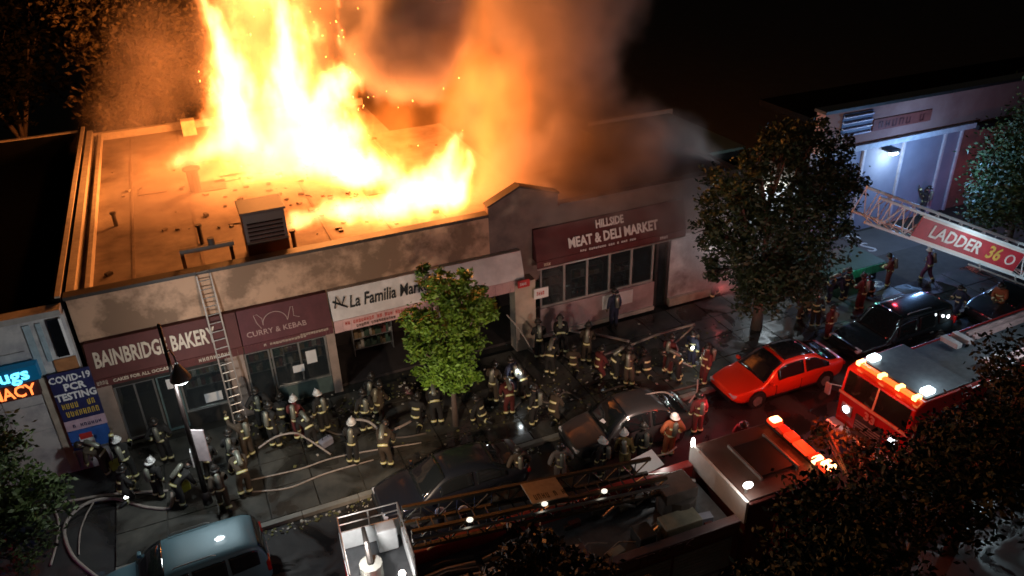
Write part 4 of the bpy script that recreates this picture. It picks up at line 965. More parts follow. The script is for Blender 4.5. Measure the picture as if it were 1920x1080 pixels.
PPL = [
    (212, 890, 'bend', 150, 'firefighter bending beside the blue testing banner on the pharmacy wall', tan, helmk),
    (252, 902, 'reach', 95, 'firefighter with pale stripes reaching up a pole by the bakery door', bunker, helmw),
    (318, 868, 'hips', 80, 'firefighter looking up under the bright street lamp by the bakery window', bunker, helmk),
    (300, 935, 'stand', 60, 'firefighter left of a pair standing where the grey hose ends', bunker, helmw),
    (340, 950, 'bend', 40, 'firefighter bending over a yellow bag just left of the lamp post', bunker, helmk),
    (425, 958, 'walk', 80, 'firefighter nearest the blue van behind the lamp post', tan, helmk),
    (462, 932, 'bend', 120, 'tan-coated firefighter bending at the foot of the crew below the ladder', tan, helmk),
    (442, 890, 'hold', 60, 'firefighter in the middle of the crew below the ladder', bunker, helmk),
    (470, 862, 'reach', 95, 'firefighter steadying the foot of the long ladder', tan, helmk),
    (497, 808, 'hips', 100, 'firefighter right beside the ladder under the kebab awning', bunker, helmk),
    (532, 800, 'kneel', 60, 'firefighter kneeling in front of the kebab shop window', bunker, helmk),
    (566, 828, 'hold', 90, 'white-helmeted officer in a red coat before the kebab window', redtone, helmw),
    (612, 812, 'stand', 100, 'white-helmeted firefighter between kebab window and market entrance', bunker, helmw),
    (663, 872, 'hold', 70, 'firefighter under the start of the pale arching hose', bunker, helmw),
    (728, 878, 'bend', 60, 'firefighter stooping under the arching hose with light trousers', tan, helmk),
    (716, 800, 'walk', 20, 'firefighter in the dark market entrance', tan, helmk),
    (780, 802, 'kneel', 50, 'firefighter with bright yellow stripes kneeling left of the young tree trunk', bunker, helmk),
    (907, 796, 'kneel', 110, 'firefighter with yellow stripes crouching right of the young tree trunk', bunker, helmk),
    (955, 782, 'bend', 70, 'red-lit firefighter next to the crouching one right of the young tree', redtone, helmk),
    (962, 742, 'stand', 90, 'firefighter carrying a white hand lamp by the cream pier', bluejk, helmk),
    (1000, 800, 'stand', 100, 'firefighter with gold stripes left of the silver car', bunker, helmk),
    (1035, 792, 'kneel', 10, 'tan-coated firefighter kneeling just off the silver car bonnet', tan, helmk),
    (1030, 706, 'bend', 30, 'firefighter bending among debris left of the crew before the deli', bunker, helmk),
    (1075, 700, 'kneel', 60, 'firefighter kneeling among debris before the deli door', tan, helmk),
    (1122, 706, 'kneel', 20, 'red-lit firefighter kneeling at the start of the long straight hose', redtone, helmk),
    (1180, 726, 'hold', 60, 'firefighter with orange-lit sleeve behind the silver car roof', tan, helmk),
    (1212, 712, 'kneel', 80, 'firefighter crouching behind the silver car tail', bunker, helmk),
    (1250, 704, 'hold', 40, 'firefighter holding the short hose near the street tree trunk', redtone, helmk),
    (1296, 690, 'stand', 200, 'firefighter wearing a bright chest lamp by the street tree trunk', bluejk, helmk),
    (1316, 722, 'stand', 170, 'red-lit firefighter standing between silver and red cars', redtone, helmk),
    (1150, 615, 'stand', 100, 'dark-clad person standing alone before the deli windows', bluejk, helmk),
    (975, 914, 'hips', 95, 'firefighter with orange-lit stripes standing by the front of the ladder truck red rail', tan, helmk),
    (1052, 912, 'hips', 80, 'grey-coated white-striped firefighter left of the pair with bright yellow stripes', mat('grey_bunker_cloth', (.2, .17, .15), .85), helmk),
    (1127, 896, 'stand', 120, 'white-helmeted firefighter seen from behind left of the brightest yellow stripes', bunker, helmw),
    (1172, 890, 'stand', 80, 'firefighter with the brightest yellow stripes at the ladder truck side', mat('yellow_brown_cloth', (.2, .15, .05), .8), helmw),
    (1250, 858, 'hips', 100, 'orange-coated chief above the white paper chart', mat('orange_and_lit_cloth', (.35, .09, .03), .8), helmw),
    (912, 938, 'kneel', 60, 'firefighter crouching beside the dark sedan boot', tan, helmk),
    (1306, 815, 'stand', 80, 'red-lit firefighter at the ladder truck cab corner', redtone, helmk),
    (1390, 838, 'kneel', 200, 'small red-lit figure crouching on the road before the ladder truck cab', redtone, helmk),
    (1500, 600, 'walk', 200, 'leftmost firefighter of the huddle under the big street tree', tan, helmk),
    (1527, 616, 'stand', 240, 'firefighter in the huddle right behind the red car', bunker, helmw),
    (1551, 640, 'hips', 90, 'bright red-lit firefighter between the red car and the dark car', redtone, helmk),
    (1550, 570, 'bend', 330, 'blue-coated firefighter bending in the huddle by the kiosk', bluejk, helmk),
    (1608, 585, 'hold', 100, 'red-lit firefighter at the front corner of the dark car', redtone, helmk),
    (1662, 540, 'hold', 110, 'red-lit firefighter standing behind the dark car roof', redtone, helmk),
    (1736, 530, 'walk', 100, 'purple-lit firefighter directly below the ladder lettering', mat('purple_lit_cloth', (.15, .04, .1), .8), helmw),  # purple light put into the coat colour
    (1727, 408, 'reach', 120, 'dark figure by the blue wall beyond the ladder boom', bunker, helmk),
    (1868, 600, 'hold', 200, 'orange-lit firefighter at the right edge by the boom truck', mat('orange_and_lit_cloth', (.35, .09, .03)), helmk),  # orange light on this figure put into the coat colour
    (238, 940, 'kneel', 30, 'firefighter crouching at the bend of the thick road hose', bunker, helmk),
    (396, 905, 'hold', 70, 'firefighter half hidden just right of the lamp post base', bunker, helmk),
    (520, 842, 'hold', 60, 'firefighter feeding the arching hose right of the ladder crew', bunker, helmk),
    (590, 842, 'bend', 120, 'firefighter stooping by the grey equipment case', bunker, helmk),
    (688, 812, 'stand', 90, 'firefighter framed by the pale arching hose', bunker, helmk),
    (822, 800, 'bend', 100, 'firefighter bending directly behind the young tree trunk', bunker, helmk),
    (925, 758, 'hold', 60, 'firefighter between the young tree and the white hand lamp', tan, helmk),
    (988, 752, 'bend', 70, 'firefighter stooping right of the white hand lamp', bunker, helmk),
    (1012, 676, 'hold', 60, 'firefighter nearest the foot of the cream pier', bunker, helmk),
    (1056, 668, 'bend', 40, 'stooping firefighter closest to the pale ground hose', bunker, helmk),
    (1098, 684, 'hold', 30, 'firefighter in the middle of the crew before the deli window', tan, helmk),
    (1150, 712, 'bend', 10, 'firefighter stooping over the pinkish hose', bunker, helmk),
    (1276, 716, 'bend', 150, 'firefighter stooping beside the one with the chest lamp', bunker, helmk),
    (1512, 575, 'stand', 250, 'firefighter at the back of the huddle under the street tree', redtone, helmk),
    (1580, 566, 'hold', 250, 'firefighter by the green kiosk trim', bluejk, helmk),
    (1632, 562, 'kneel', 150, 'firefighter kneeling behind the dark car roof', bunker, helmk),
    (1205, 880, 'stand', 100, 'dark firefighter right of the brightest yellow stripes', bunker, helmk),
    (700, 780, 'hold', 80, 'firefighter deep in the market entrance under the white banner', bunker, helmk),
    (1340, 560, 'walk', 190, 'firefighter walking in the smoke right of the deli door', bunker, helmk),
    (1790, 600, 'walk', 190, 'firefighter with a hand lamp behind the dark car tail', bluejk, helmk),
]
for r_ in PPL:
    q = person(*r_[:5], coat=r_[5], hm=r_[6], z=.0 if (r_[1] > 890 and r_[0] > 600) or r_[0] > 1290 else .13, st=not r_[4].startswith('dark-clad'), tank=r_[2] != 'kneel', sc_=random.uniform(.93, 1.06))
# gear the crew carries
for (px, py, z, ww, m, lb, nm, cat) in ((345, 920, .55, .42, mat('lime_bag_cloth', (.5, .5, .05), .7), 'lime yellow gear bag before the bending firefighter by the lamp post', 'gear_bag', 'bag'), (222, 876, .55, .45, mat('lime_bag_cloth', (.5, .5, .05)), 'lime yellow gear bag beside the testing banner', 'gear_bag', 'bag'),
                                      (612, 835, .13, .5, mat('grey_case', (.3, .3, .36), .6), 'grey equipment case on the sidewalk below the kebab window', 'equipment_case', 'case')):
    p = spot(px, py, z); t = thing(nm, lb, cat, tuple(p), R(25)); b = MB(); b.bb(-ww / 2, ww / 2, -.13, .13, 0, .3); b.build('body', m, t, bevel=.05); b = MB(); b.tube([(-.12, 0, .3), (-.1, 0, .4), (.1, 0, .4), (.12, 0, .3)], .015, 5); b.build('handle', black, t)
def handlamp(px, py, z, label, e, colr=(.85, .95, 1), aim=None):
    p = spot(px, py, z); t = thing('hand_lamp', label, 'lamp', tuple(p), 0, 'hand lamps of the crew')
    b = MB(); b.tube([(0, 0, 0), (0, .16, 0)], .06, 8); b.build('case', black, t); b = MB(); b.ball((0, -.02, 0), (.075, .04, .075)); b.build('lens', glow('hand_lamp_lens', (.9, .97, 1), 9), t)
    lamp('lamp_light', (p.x, p.y - .25, p.z), e, colr, .06)
handlamp(968, 695, 1.35, 'bright hand lamp held by the firefighter near the cream pier', 9)
handlamp(1298, 652, 1.3, 'bright chest lamp of the firefighter by the street tree trunk', 12, (.8, 1, .9))
handlamp(237, 932, .15, 'small bright lamp lying where the thick hose starts to loop', 3)
handlamp(1777, 593, 1.2, 'bright hand lamp behind the dark car tail', 10)
handlamp(1127, 668, .9, 'small lamp among the crew before the deli', 2)

# ================================================================== VEHICLES
def paint(name, c, rough=.28, coat=.7): return mat(name, c, rough, .15, var=.08, scale=1, bump=.004, coat=coat)
tail_on = glow('tail_light_lit', (1, .03, .03), 7)
tail_off = mat('tail_lens', (.35, .01, .01), .2, coat=.5, bump=0)
head_off = mat('head_lens', (.6, .62, .65), .1, coat=1, bump=0)
wt = MB(); wt.tube([(0, -.11, 0), (0, -.1, 0), (0, .1, 0), (0, .11, 0)], [.29, .335, .335, .29], 18); wheel_me = wt.mesh('tyre', rubber, True)
wr = MB(); wr.tube([(0, -.118, 0), (0, .118, 0)], .2, 14)
for k in range(5):
    a = 2 * PI * k / 5; wr.box((.11 * math.cos(a), -.12, .11 * math.sin(a)), (.2, .02, .05), Matrix.Rotation(-a, 3, 'Y')); wr.box((.11 * math.cos(a), .12, .11 * math.sin(a)), (.2, .02, .05), Matrix.Rotation(-a, 3, 'Y'))
rim_me = wr.mesh('rim', alu)
wa = MB(); wa.tube([(0, -.03, 0), (0, .0, 0)], .39, 18); arch_me = wa.mesh('wheel_arch', black)


def car(name, label, loc, rz, L, W, H, pm, cat='car', suv=False, lit_tail=False, belt=.88, roofm=None, group='cars parked along the kerb'):
    t = thing(name, label, cat, loc, rz, group); h = L / 2; hw = W / 2
    if suv:
        TOP = [(-1, .80), (-.985, 1.0), (-.95, H - .35), (-.86, H - .07), (-.6, H - .01), (-.2, H), (.08, H - .03), (.25, H - .2), (.46, belt + .05), (.7, belt - .02), (.92, belt - .14), (.985, .8), (1, .66)]
    else:
        TOP = [(-1, .74), (-.975, .92), (-.88, belt + .12), (-.68, belt + .2), (-.45, H - .1), (-.22, H - .01), (0, H), (.14, H - .05), (.32, H - .28), (.5, belt + .03), (.7, belt - .06), (.9, belt - .17), (.985, .66), (1, .52)]
    def interp(tab, u):
        for a in range(len(tab) - 1):
            if u <= tab[a + 1][0] or a == len(tab) - 2:
                p0, p1, p2, p3 = tab[max(a - 1, 0)], tab[a], tab[a + 1], tab[min(a + 2, len(tab) - 1)]
                t_ = (u - p1[0]) / (p2[0] - p1[0]); m1 = (p2[1] - p0[1]) / (p2[0] - p0[0]) * (p2[0] - p1[0]); m2 = (p3[1] - p1[1]) / (p3[0] - p1[0]) * (p2[0] - p1[0])
                return p1[1] * (2 * t_ ** 3 - 3 * t_ ** 2 + 1) + m1 * (t_ ** 3 - 2 * t_ ** 2 + t_) + p2[1] * (-2 * t_ ** 3 + 3 * t_ ** 2) + m2 * (t_ ** 3 - t_ ** 2)
    WID = [(-1, .74), (-.95, .86), (-.8, .95), (-.4, 1.0), (.3, 1.0), (.65, .97), (.88, .88), (.97, .76), (1, .68)]
    def sec(u):
        tz = interp(TOP, u); y = hw * interp(WID, u); bz = belt + .04 * (-u) ; k = max(0.0, min(1.0, (tz - bz) / (H - belt)))
        bz = min(bz, tz - .03); zb = .22 + .2 * max(0, abs(u) - .88) / .12; wr_ = y * (.93 - (.24 if not suv else .15) * k)
        return [Vector(q) for q in ((u * h, 0, zb), (u * h, y * .85, zb), (u * h, y * .97, zb + .1), (u * h, y, zb + (bz - zb) * .5), (u * h, y * .985, bz - .07), (u * h, y * .93, bz),
                                    (u * h, wr_, tz - .05 * k - .004), (u * h, wr_ * .8, tz), (u * h, 0, tz + .03))]
    US = [-1, -.985, -.96, -.92] + [-.88 + .06 * q for q in range(31)] + [.955, .985, 1]
    b = MB(); vs, fs = [], []
    for u in US:
        q = sec(u); vs += q + [Vector((v.x, -v.y, v.z)) for v in reversed(q[1:-1])]
    n = 16
    for a in range(len(US) - 1):
        for k in range(n): fs.append((a * n + k, a * n + (k + 1) % n, (a + 1) * n + (k + 1) % n, (a + 1) * n + k))
    fs += [tuple(range(n)), tuple(reversed(range((len(US) - 1) * n, len(US) * n)))]
    b.add(vs, fs); bo = b.build('body', pm, t, smooth=True); sb = bo.modifiers.new('s', 'SUBSURF'); sb.levels = 1; sb.render_levels = 1
    def skinpatch(nm, u0, u1, fn, mm, off=.014, nu=8, nv=8):
        """curved plate following the body: fn(section, v) -> point"""
        P = [[fn(sec(u0 + (u1 - u0) * a / nu), c_ / nv) for c_ in range(nv + 1)] for a in range(nu + 1)]; q = MB(); vv = []
        for a in range(nu + 1):
            for c_ in range(nv + 1):
                du = P[min(a + 1, nu)][c_] - P[max(a - 1, 0)][c_]; dv = P[a][min(c_ + 1, nv)] - P[a][max(c_ - 1, 0)]; nn = du.cross(dv).normalized()
                out_ = P[a][c_] - Vector((P[a][c_].x, 0, belt - .3)); nn = nn if nn.dot(out_) > 0 else -nn; vv.append(P[a][c_] + nn * off)
        w1 = nv + 1; q.add(vv, [(a * w1 + c_, a * w1 + c_ + 1, (a + 1) * w1 + c_ + 1, (a + 1) * w1 + c_) for a in range(nu) for c_ in range(nv)])
        ob = q.build(nm, mm, t, smooth=True); so = ob.modifiers.new('t', 'SOLIDIFY'); so.thickness = .006; so.offset = -1; return ob
    def across(frac):
        def fn(q, v):
            y = (v * 2 - 1) * frac; a = abs(y); p_ = q[8].lerp(q[7], min(a / .8, 1)) if a <= .8 else q[7].lerp(q[6], (a - .8) / .2); return Vector((p_.x, p_.y * (1 if y > 0 else -1), p_.z))
        return fn
    ws = (.15, .49) if not suv else (.12, .45); rw = (-.86, -.5) if not suv else (-.975, -.9)
    skinpatch('windshield', *ws, across(.92), carglass); skinpatch('rear_window', *rw, across(.88), carglass)
    if roofm: skinpatch('glass_roof', -.42, .1, across(.86), roofm)
    xs = (h * .46, h * .1, -h * .5, -h * .9); zt = H; yt = hw * .72
    for s in (-1, 1):
        def side(q, v, s=s): p_ = q[5].lerp(q[6], .1 + .78 * v); return Vector((p_.x, p_.y * s, p_.z))
        for u0, u1 in (((-.66, -.24), (-.2, .26)) if not suv else ((-.88, -.56), (-.52, -.16), (-.12, .26))): skinpatch('side_window', u0, u1, side, carglass)
    for s, k in ((1, 'l'), (-1, 'r')):
        b = MB(); b.box((xs[0] - .12, s * (hw + .08), belt + .07), (.12, .18, .12)); b.build('mirror', pm, t, bevel=.03)
        for x in (h * .02, -h * .42): b = MB(); b.box((x, s * (hw - .005), belt - .1), (.16, .03, .03)); b.build('door_handle', alu if suv else pm, t)
        b = MB(); b.box((h - .16, s * hw * .62, .6 if not suv else .7), (.26, hw * .34, .13)); b.build('headlight', head_off, t, bevel=.04)
        b = MB(); b.box((-h + .07, s * hw * .68, .78 if not suv else .92), (.12, hw * .36, .14 if not suv else .34)); b.build('tail_light', tail_on if lit_tail else tail_off, t, bevel=.03)
        for x in (h * .3, -h * .14, -h * .55):
            d = MB(); d.bb(x - .008, x + .008, s * (hw - .02) - .012, s * (hw - .02) + .024, .34, belt - .1); d.build('shut_line', black, t)
        d = MB(); d.bb(-h * .5, h * .42, s * (hw + .0) - .015, s * hw + .012, .3, .36); d.build('sill_trim', black, t)
        for x in (h * .62, -h * .6):
            a = link(bpy.data.objects.new('wheel_arch', arch_me), t); a.location = (x, s * (hw * .985) + (.015 if s > 0 else .015), .36)
            w_ = link(bpy.data.objects.new('wheel', wheel_me), t); w_.location = (x, s * (hw - .1), .335); rm = link(bpy.data.objects.new('rim', rim_me), w_)
    b = MB(); b.box((h - .02, 0, .42), (.08, W * .66, .16)); b.build('grille', black, t, bevel=.02)
    b = MB(); b.box((-h + .0, 0, .62 if not suv else .74), (.03, .5, .13)); b.build('number_plate', white, t)
    if suv:
        for s in (-1, 1): b = MB(); b.tube([(xs[1] - .15, s * yt * .93, zt + .02), (xs[1] - .25, s * yt * .93, zt + .06), (xs[2] + .25, s * yt * .93, zt + .06), (xs[2] + .15, s * yt * .93, zt + .02)], .018, 5); b.build('roof_rail', alu, t)
    return t

car('parked_van', 'grey-blue minivan with a broad pale roof parked at the bottom left', (-2.65, 18.1, 0), PI + R(2), 4.7, 2.0, 1.75, paint('slate_blue_paint', (.08, .16, .19), .5, .15), 'van', True, belt=1.02)
car('parked_car', 'dark sedan with blue-lit bonnet parked behind the ladder truck', (5.5, 18.75, 0), PI, 4.9, 1.88, 1.46, paint('near_black_paint', (.012, .014, .02)))
sv = car('parked_car', 'silver-grey hatchback with its rear lit red and a hose across it', (12.0, 18.85, 0), PI - R(3), 4.6, 1.86, 1.6, paint('silver_grey_paint', (.045, .042, .042)), lit_tail=False, suv=False)
car('parked_car', 'bright red sedan parked right of the silver car', (18.75, 19.15, 0), PI - R(1), 5.1, 1.88, 1.55, paint('red_car_paint', (.75, .045, .012)), roofm=mat('glass_roof', (.02, .025, .03), .08, bump=0, coat=1))
car('parked_car', 'large black sport utility car parked beyond the red car', (24.8, 19.45, 0), PI, 5.2, 1.98, 1.72, paint('black_blue_paint', (.012, .018, .022), .2), suv=True)
car('parked_car', 'dark car at the right edge between engine and lettered boom', (31.4, 18.9, 0), PI, 4.7, 1.85, 1.5, paint('dark_grey_paint', (.03, .03, .035)))
lamp('emergency_and_fill_light', (-8.2, 20.4, .9), 14, (1, .04, .05), .1)
lamp('emergency_and_fill_light', (-7.0, 17.2, 1.0), 26, (.08, .12, 1), .1)
lamp('emergency_and_fill_light', (3.4, 17.0, 1.7), 14, (.08, .2, 1), .08)  # added blue fill for the glow on the sedan bonnet, no vehicle lamp there
lamp('emergency_and_fill_light', (14.9, 17.3, 1.5), 75, (1, .10, .13), .08)  # added pink-red fill on the side of the silver car, no fixture
# small things stuck on windscreens
for px, py, z, lb in ((1133, 788, 1.15, 'white paper tucked at the windscreen edge of the silver hatchback'),):
    p = spot(px, py, z); b = MB(); b.box((0, 0, 0), (.28, .2, .01), Matrix.Rotation(.4, 3, 'Z')); tag(b.build('paper', white, loc=tuple(p)), lb, 'paper')
p = spot(1212, 868, 1.55); b = MB(); b.box((0, 0, 0), (.95, .62, .02), Matrix.Rotation(.18, 3, 'Z') @ Matrix.Rotation(.35, 3, 'X')); cb_ = thing('chart_board', 'white paper chart board propped at the truck side below the orange-coated chief', 'board', tuple(p)); b.build('sheet', white, cb_)
b = MB(); b.bb(-.4, .4, -.02, .02, -1.5, -.05); b.build('easel', steel, cb_)


def rolldoor(x0, x1, y, z0, z1, t, m=alu):
    b = MB(); n = int((z1 - z0) / .12)
    for k in range(n): b.bb(x0, x1, y - .012, y + .012, z0 + k * (z1 - z0) / n, z0 + (k + 1) * (z1 - z0) / n - .02)
    return b.build('roller_shutter', m, t)


def engine_cab(t, h, W, zt, lit, cabl=2.6, cm=None):
    hw = W / 2
    b = MB(); b.prism([(h - cabl, .45), (h - .02, .45), (h, .9), (h, 1.9), (h - .12, zt - .16), (h - .5, zt), (h - cabl, zt)], 1, -hw, hw); b.build('cab', cm or firered, t, bevel=.06)
    b = MB(); b.bb(h - cabl + .05, h - .6, -hw + .1, hw - .1, zt + .002, zt + .05); b.build('cab_roof', cm and mat('brown_cab_roof', (.10, .06, .05), .5, scale=1.5) or treadpl, t, bevel=.02)
    fr = (Vector((h + .0, -hw, 1.9)), Vector((h + .0, hw, 1.9)), Vector((h - .12, hw, zt - .16)), Vector((h - .12, -hw, zt - .16)))
    for u0, u1 in ((.05, .485), (.515, .95)): quadpatch(fr, u0, u1, .05, .93, .02).build('windshield', carglass, t)
    quadpatch(fr, .488, .512, .0, .98, .03).build('centre_post', mat('pink_trim', (.6, .35, .28), .4), t)
    b = MB(); b.bb(h - .01, h + .035, -hw - .02, hw + .02, 1.82, 1.9); b.build('belt_trim', mat('pink_trim', (.6, .35, .28), .4), t)
    b = MB(); b.bb(h, h + .05, -.55, .55, .8, 1.45); g_ = b.build('grille', steel, t)
    for k in range(5): b = MB(); b.bb(h + .052, h + .07, -.5, .5, .82 + k * .1, .86 + k * .1); b.build('slat', alu, g_)
    b = MB(); b.bb(h + .05, h + .42, -hw - .02, hw + .02, .5, .8); b.build('bumper', alu, t, bevel=.05)
    b = MB(); b.bb(h + .1, h + .3, -.4, .4, .802, .92); b.build('bumper_box', steel, t)
    for s in (-1, 1):
        b = MB(); b.bb(h, h + .05, s * .95 - .22, s * .95 + .22, 1.14, 1.56); b.build('headlight_bezel', alu, t, bevel=.02)
        b = MB(); b.ball((h + .06, s * .95, 1.36), (.05, .13, .13), 10, 6); b.build('headlight', lit or head_off, t)
        b = MB(); b.bb(h + .42, h + .44, s * .95 - .18, s * .95 + .18, .6, .7); b.build('fog_light', white, t)
        b = MB(); b.tube([(h - .25, s * hw, 1.9), (h + .18, s * (hw + .3), 2.0)], .02, 5); b.box((h + .2, s * (hw + .33), 1.8), (.08, .2, .42)); b.build('mirror', alu, t)
        for x0, x1 in ((h - .95, h - .35), (h - 2.1, h - 1.35)):
            d = MB(); d.bb(x0 - .1, x1 + .1, s * hw - .01, s * hw + .015, .6, 2.5); do = d.build('door', firered, t); d = MB(); d.bb(x0, x1, s * (hw + .02) - .005, s * (hw + .02) + .005, 1.6, 2.35); d.build('door_window', carglass, do)
            d = MB(); d.bb(x0, x0 + .15, s * (hw + .03) - .01, s * (hw + .03) + .01, 1.4, 1.45); d.build('door_handle', alu, do)


def wheels(t, xs, hw, r=.52):
    for x in xs:
        for s in (-1, 1):
            a = link(bpy.data.objects.new('wheel', wheel_me), t); a.location = (x, s * (hw - .17), r); a.scale = (r / .335, 1.5, r / .335); link(bpy.data.objects.new('rim', rim_me), a)

# ---- fire engine facing the viewer's left
hl = glow('headlight_lit', (.85, .92, 1), 14)
en = thing('fire_engine', 'red fire engine with lit headlights and orange light bar at the right', 'fire truck', (23.3, 14.75, 0), PI + R(2))
H_ = 4.7
engine_cab(en, H_, 2.75, 2.95, hl)
b = MB(); b.bb(-H_, H_ - 2.65, -1.3, 1.3, .55, 2.72); b.build('body', firered, en, bevel=.04)
b = MB(); b.bb(-H_ + .1, H_ - 2.75, -1.1, 1.1, 2.722, 2.78); b.build('deck', treadpl, en)
b = MB(); b.bb(-H_, H_ - .1, -1.1, 1.1, .35, .54); b.build('chassis', steel, en)
wheels(en, (H_ - 1.75, -2.4), 1.3)
for s in (-1, 1):
    for x0, x1 in ((-4.5, -3.4), (-3.3, -1.5), (-1.4, -.2), (-.1, 1.2)): rolldoor(x0, x1, s * 1.315, .8 if x0 != -3.3 else 1.3, 2.5, en)
lb = glow('orange_bar_lens', (1, .2, .03), 1.3); lb2 = glow('amber_bar_lens', (1, .45, .12), 6)
b = MB(); b.bb(H_ - .45, H_ - .25, -1.2, 1.2, 2.96, 3.07); bar = b.build('light_bar', lb, en, bevel=.04)
for y in (-1.08, -.2, .5, 1.12): b = MB(); b.bb(H_ - .5, H_ - .22, y - .07, y + .07, 2.98, 3.11); b.build('flasher', lb2, bar)
lettering('33', .42, mat('pale_red_letter', (.55, .25, .22), .5, bump=0), en, (H_ + .075, 0, 1.6), (PI / 2, 0, PI / 2), 1.1, .012, 'number')
for y in (-.55, 1.0):
    for k in range(2): b = MB(); b.bb(.5 - k * .55, .75 - k * .55, y - .42, y + .25, 2.9, 3.08); b.build('roof_vent', mat('pale_roof_box', (.5, .45, .45), .5), en, bevel=.02)
    for dy in (-.12, .12): b = MB(); b.bb(-3.2, .2 - .4, y + dy - .06, y + dy + .06, 2.95, 3.1); b.build('roof_rail', mat('pinkish_rail', (.4, .25, .24), .5), en)
b = MB(); b.tube([(-1.3, 1.1, 2.75), (-1.3, 1.1, 3.9)], .05, 8); b.build('mast', alu, en)
b = MB(); b.bb(-1.5, -1.1, 1.0, 1.35, 3.85, 4.15); fl_ = b.build('flood_lamp', black, en); b = MB(); b.bb(-1.47, -1.13, 1.36, 1.4, 3.87, 4.13); b.bb(-1.06, -1.04, 1.02, 1.33, 3.87, 4.13); b.bb(-1.47, -1.13, 1.02, 1.33, 4.152, 4.17); b.build('lens', glow('flood_lens', (.75, .93, 1), 40), fl_)
for s in (-1, 1): b = MB(); b.bb(H_ - 1.1, H_ - .7, s * 1.05 - .14, s * 1.05 + .14, 3.0, 3.16); b.build('corner_lamp', glow('corner_lamp_lens', (.8, .95, 1), 5), en, bevel=.04)
lamp('flood_and_fill_light', (24.3, 13.5, 4.7), 170, (.68, .9, 1), .1)
lamp('corner_light', (19.7, 16.1, 3.45), 30, (.7, .9, 1), .06); lamp('corner_light', (19.9, 13.8, 3.45), 30, (.7, .9, 1), .06)
lamp('beacon_and_fill_light', (17.3, 15.0, 2.6), 30, (1, .12, .05), .1)  # added red fill lighting the engine front face, no beacon mounted there
lamp('beacon_and_fill_light', (21.6, 17.4, 1.9), 22, (1, .1, .04), .1)  # added red fill brightening the tail of the red car
for y in (14.0, 15.8): lamp('bar_light', (18.2, y, 3.15), 26, (1, .3, .08), .1)
lamp('beacon_and_fill_light', (18.2, 16.8, 2.1), 75, (1, .10, .04), .1)
for y in (13.9, 15.8): lamp('headlight_beam', (18.2, y, 1.4), 60, (.85, .92, 1), .06, spot_deg=70, aim=(12, y - .2, 0))

# ---- ladder truck across the bottom
lt = thing('ladder_truck', 'long ladder truck with lit rescue basket across the bottom of the picture', 'fire truck', (8.45, 13.5, 0), R(-1.5))
H2 = 6.3
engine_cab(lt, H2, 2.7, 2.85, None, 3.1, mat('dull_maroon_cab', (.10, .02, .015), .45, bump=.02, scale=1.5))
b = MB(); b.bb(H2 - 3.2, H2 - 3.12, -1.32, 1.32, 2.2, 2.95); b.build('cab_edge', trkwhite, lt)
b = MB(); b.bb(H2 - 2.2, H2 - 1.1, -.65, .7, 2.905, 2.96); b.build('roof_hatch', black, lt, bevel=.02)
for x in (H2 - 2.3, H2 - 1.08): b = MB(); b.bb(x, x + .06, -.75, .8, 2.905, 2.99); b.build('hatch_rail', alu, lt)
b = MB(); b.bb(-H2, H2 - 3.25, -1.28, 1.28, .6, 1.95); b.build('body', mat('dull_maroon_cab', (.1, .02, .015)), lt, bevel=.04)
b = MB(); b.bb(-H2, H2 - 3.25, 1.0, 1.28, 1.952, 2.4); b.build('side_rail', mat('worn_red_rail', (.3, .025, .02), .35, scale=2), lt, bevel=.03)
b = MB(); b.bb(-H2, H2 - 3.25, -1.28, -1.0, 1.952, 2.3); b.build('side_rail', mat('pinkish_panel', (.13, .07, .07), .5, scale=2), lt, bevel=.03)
b = MB(); b.bb(-H2 + .1, H2 - 3.3, -.98, .98, 1.952, 2.0); b.build('deck', treadpl, lt)
b = MB(); b.bb(-H2, H2 - .1, -1.0, 1.0, .35, .59); b.build('chassis', steel, lt)
wheels(lt, (H2 - 2.1, -2.7, -4.0), 1.25)
for s in (-1, 1):
    for x0, x1 in ((-6.1, -5.0), (-2.0, -.6), (-.5, .9), (1.0, 2.8)): rolldoor(x0, x1, s * 1.295, .75, 1.85, lt)
    for x in (-1.2, 2.2): b = MB(); b.bb(x - .3, x + .3, s * 1.3 - .05, s * 1.3 + .25, .3, .7); b.bb(x - .25, x + .25, s * 1.7 - .2, s * 1.7 + .2, .0, .06); b.build('outrigger', alu, lt)
for x, w_, m_ in ((.2, .5, steel), (1.0, 1.1, mat('beige_deck_box', (.3, .27, .2), .6)), (-2.0, .8, mat('pinkish_panel', (.35, .2, .2))), (-3.4, .6, steel)):
    b = MB(); b.bb(x, x + w_, -.9, -.35, 2.002, 2.4); b.build('deck_box', m_, lt, bevel=.03)
for i in range(16):
    b = MB(); yy = -.8 + (i % 8) * .2; x_ = -5.6 + (i // 8) * 1.9; b.tube([(x_, yy, 2.06), (x_ + .9, yy + .03, 2.12 + .05 * (i % 3)), (x_ + 1.7, yy, 2.06)], .07, 6); b.build('folded_hose', (hosem, mat('dark_hose', (.06, .05, .045), .8))[i % 2], lt)
cl_ = [steel, mat('beige_deck_box', (.3, .27, .2)), mat('dark_hose', (.06, .05, .045)), mat('dull_maroon_cab', (.1, .02, .015)), mat('grey_case', (.3, .3, .36))]
rq = random.Random(4)
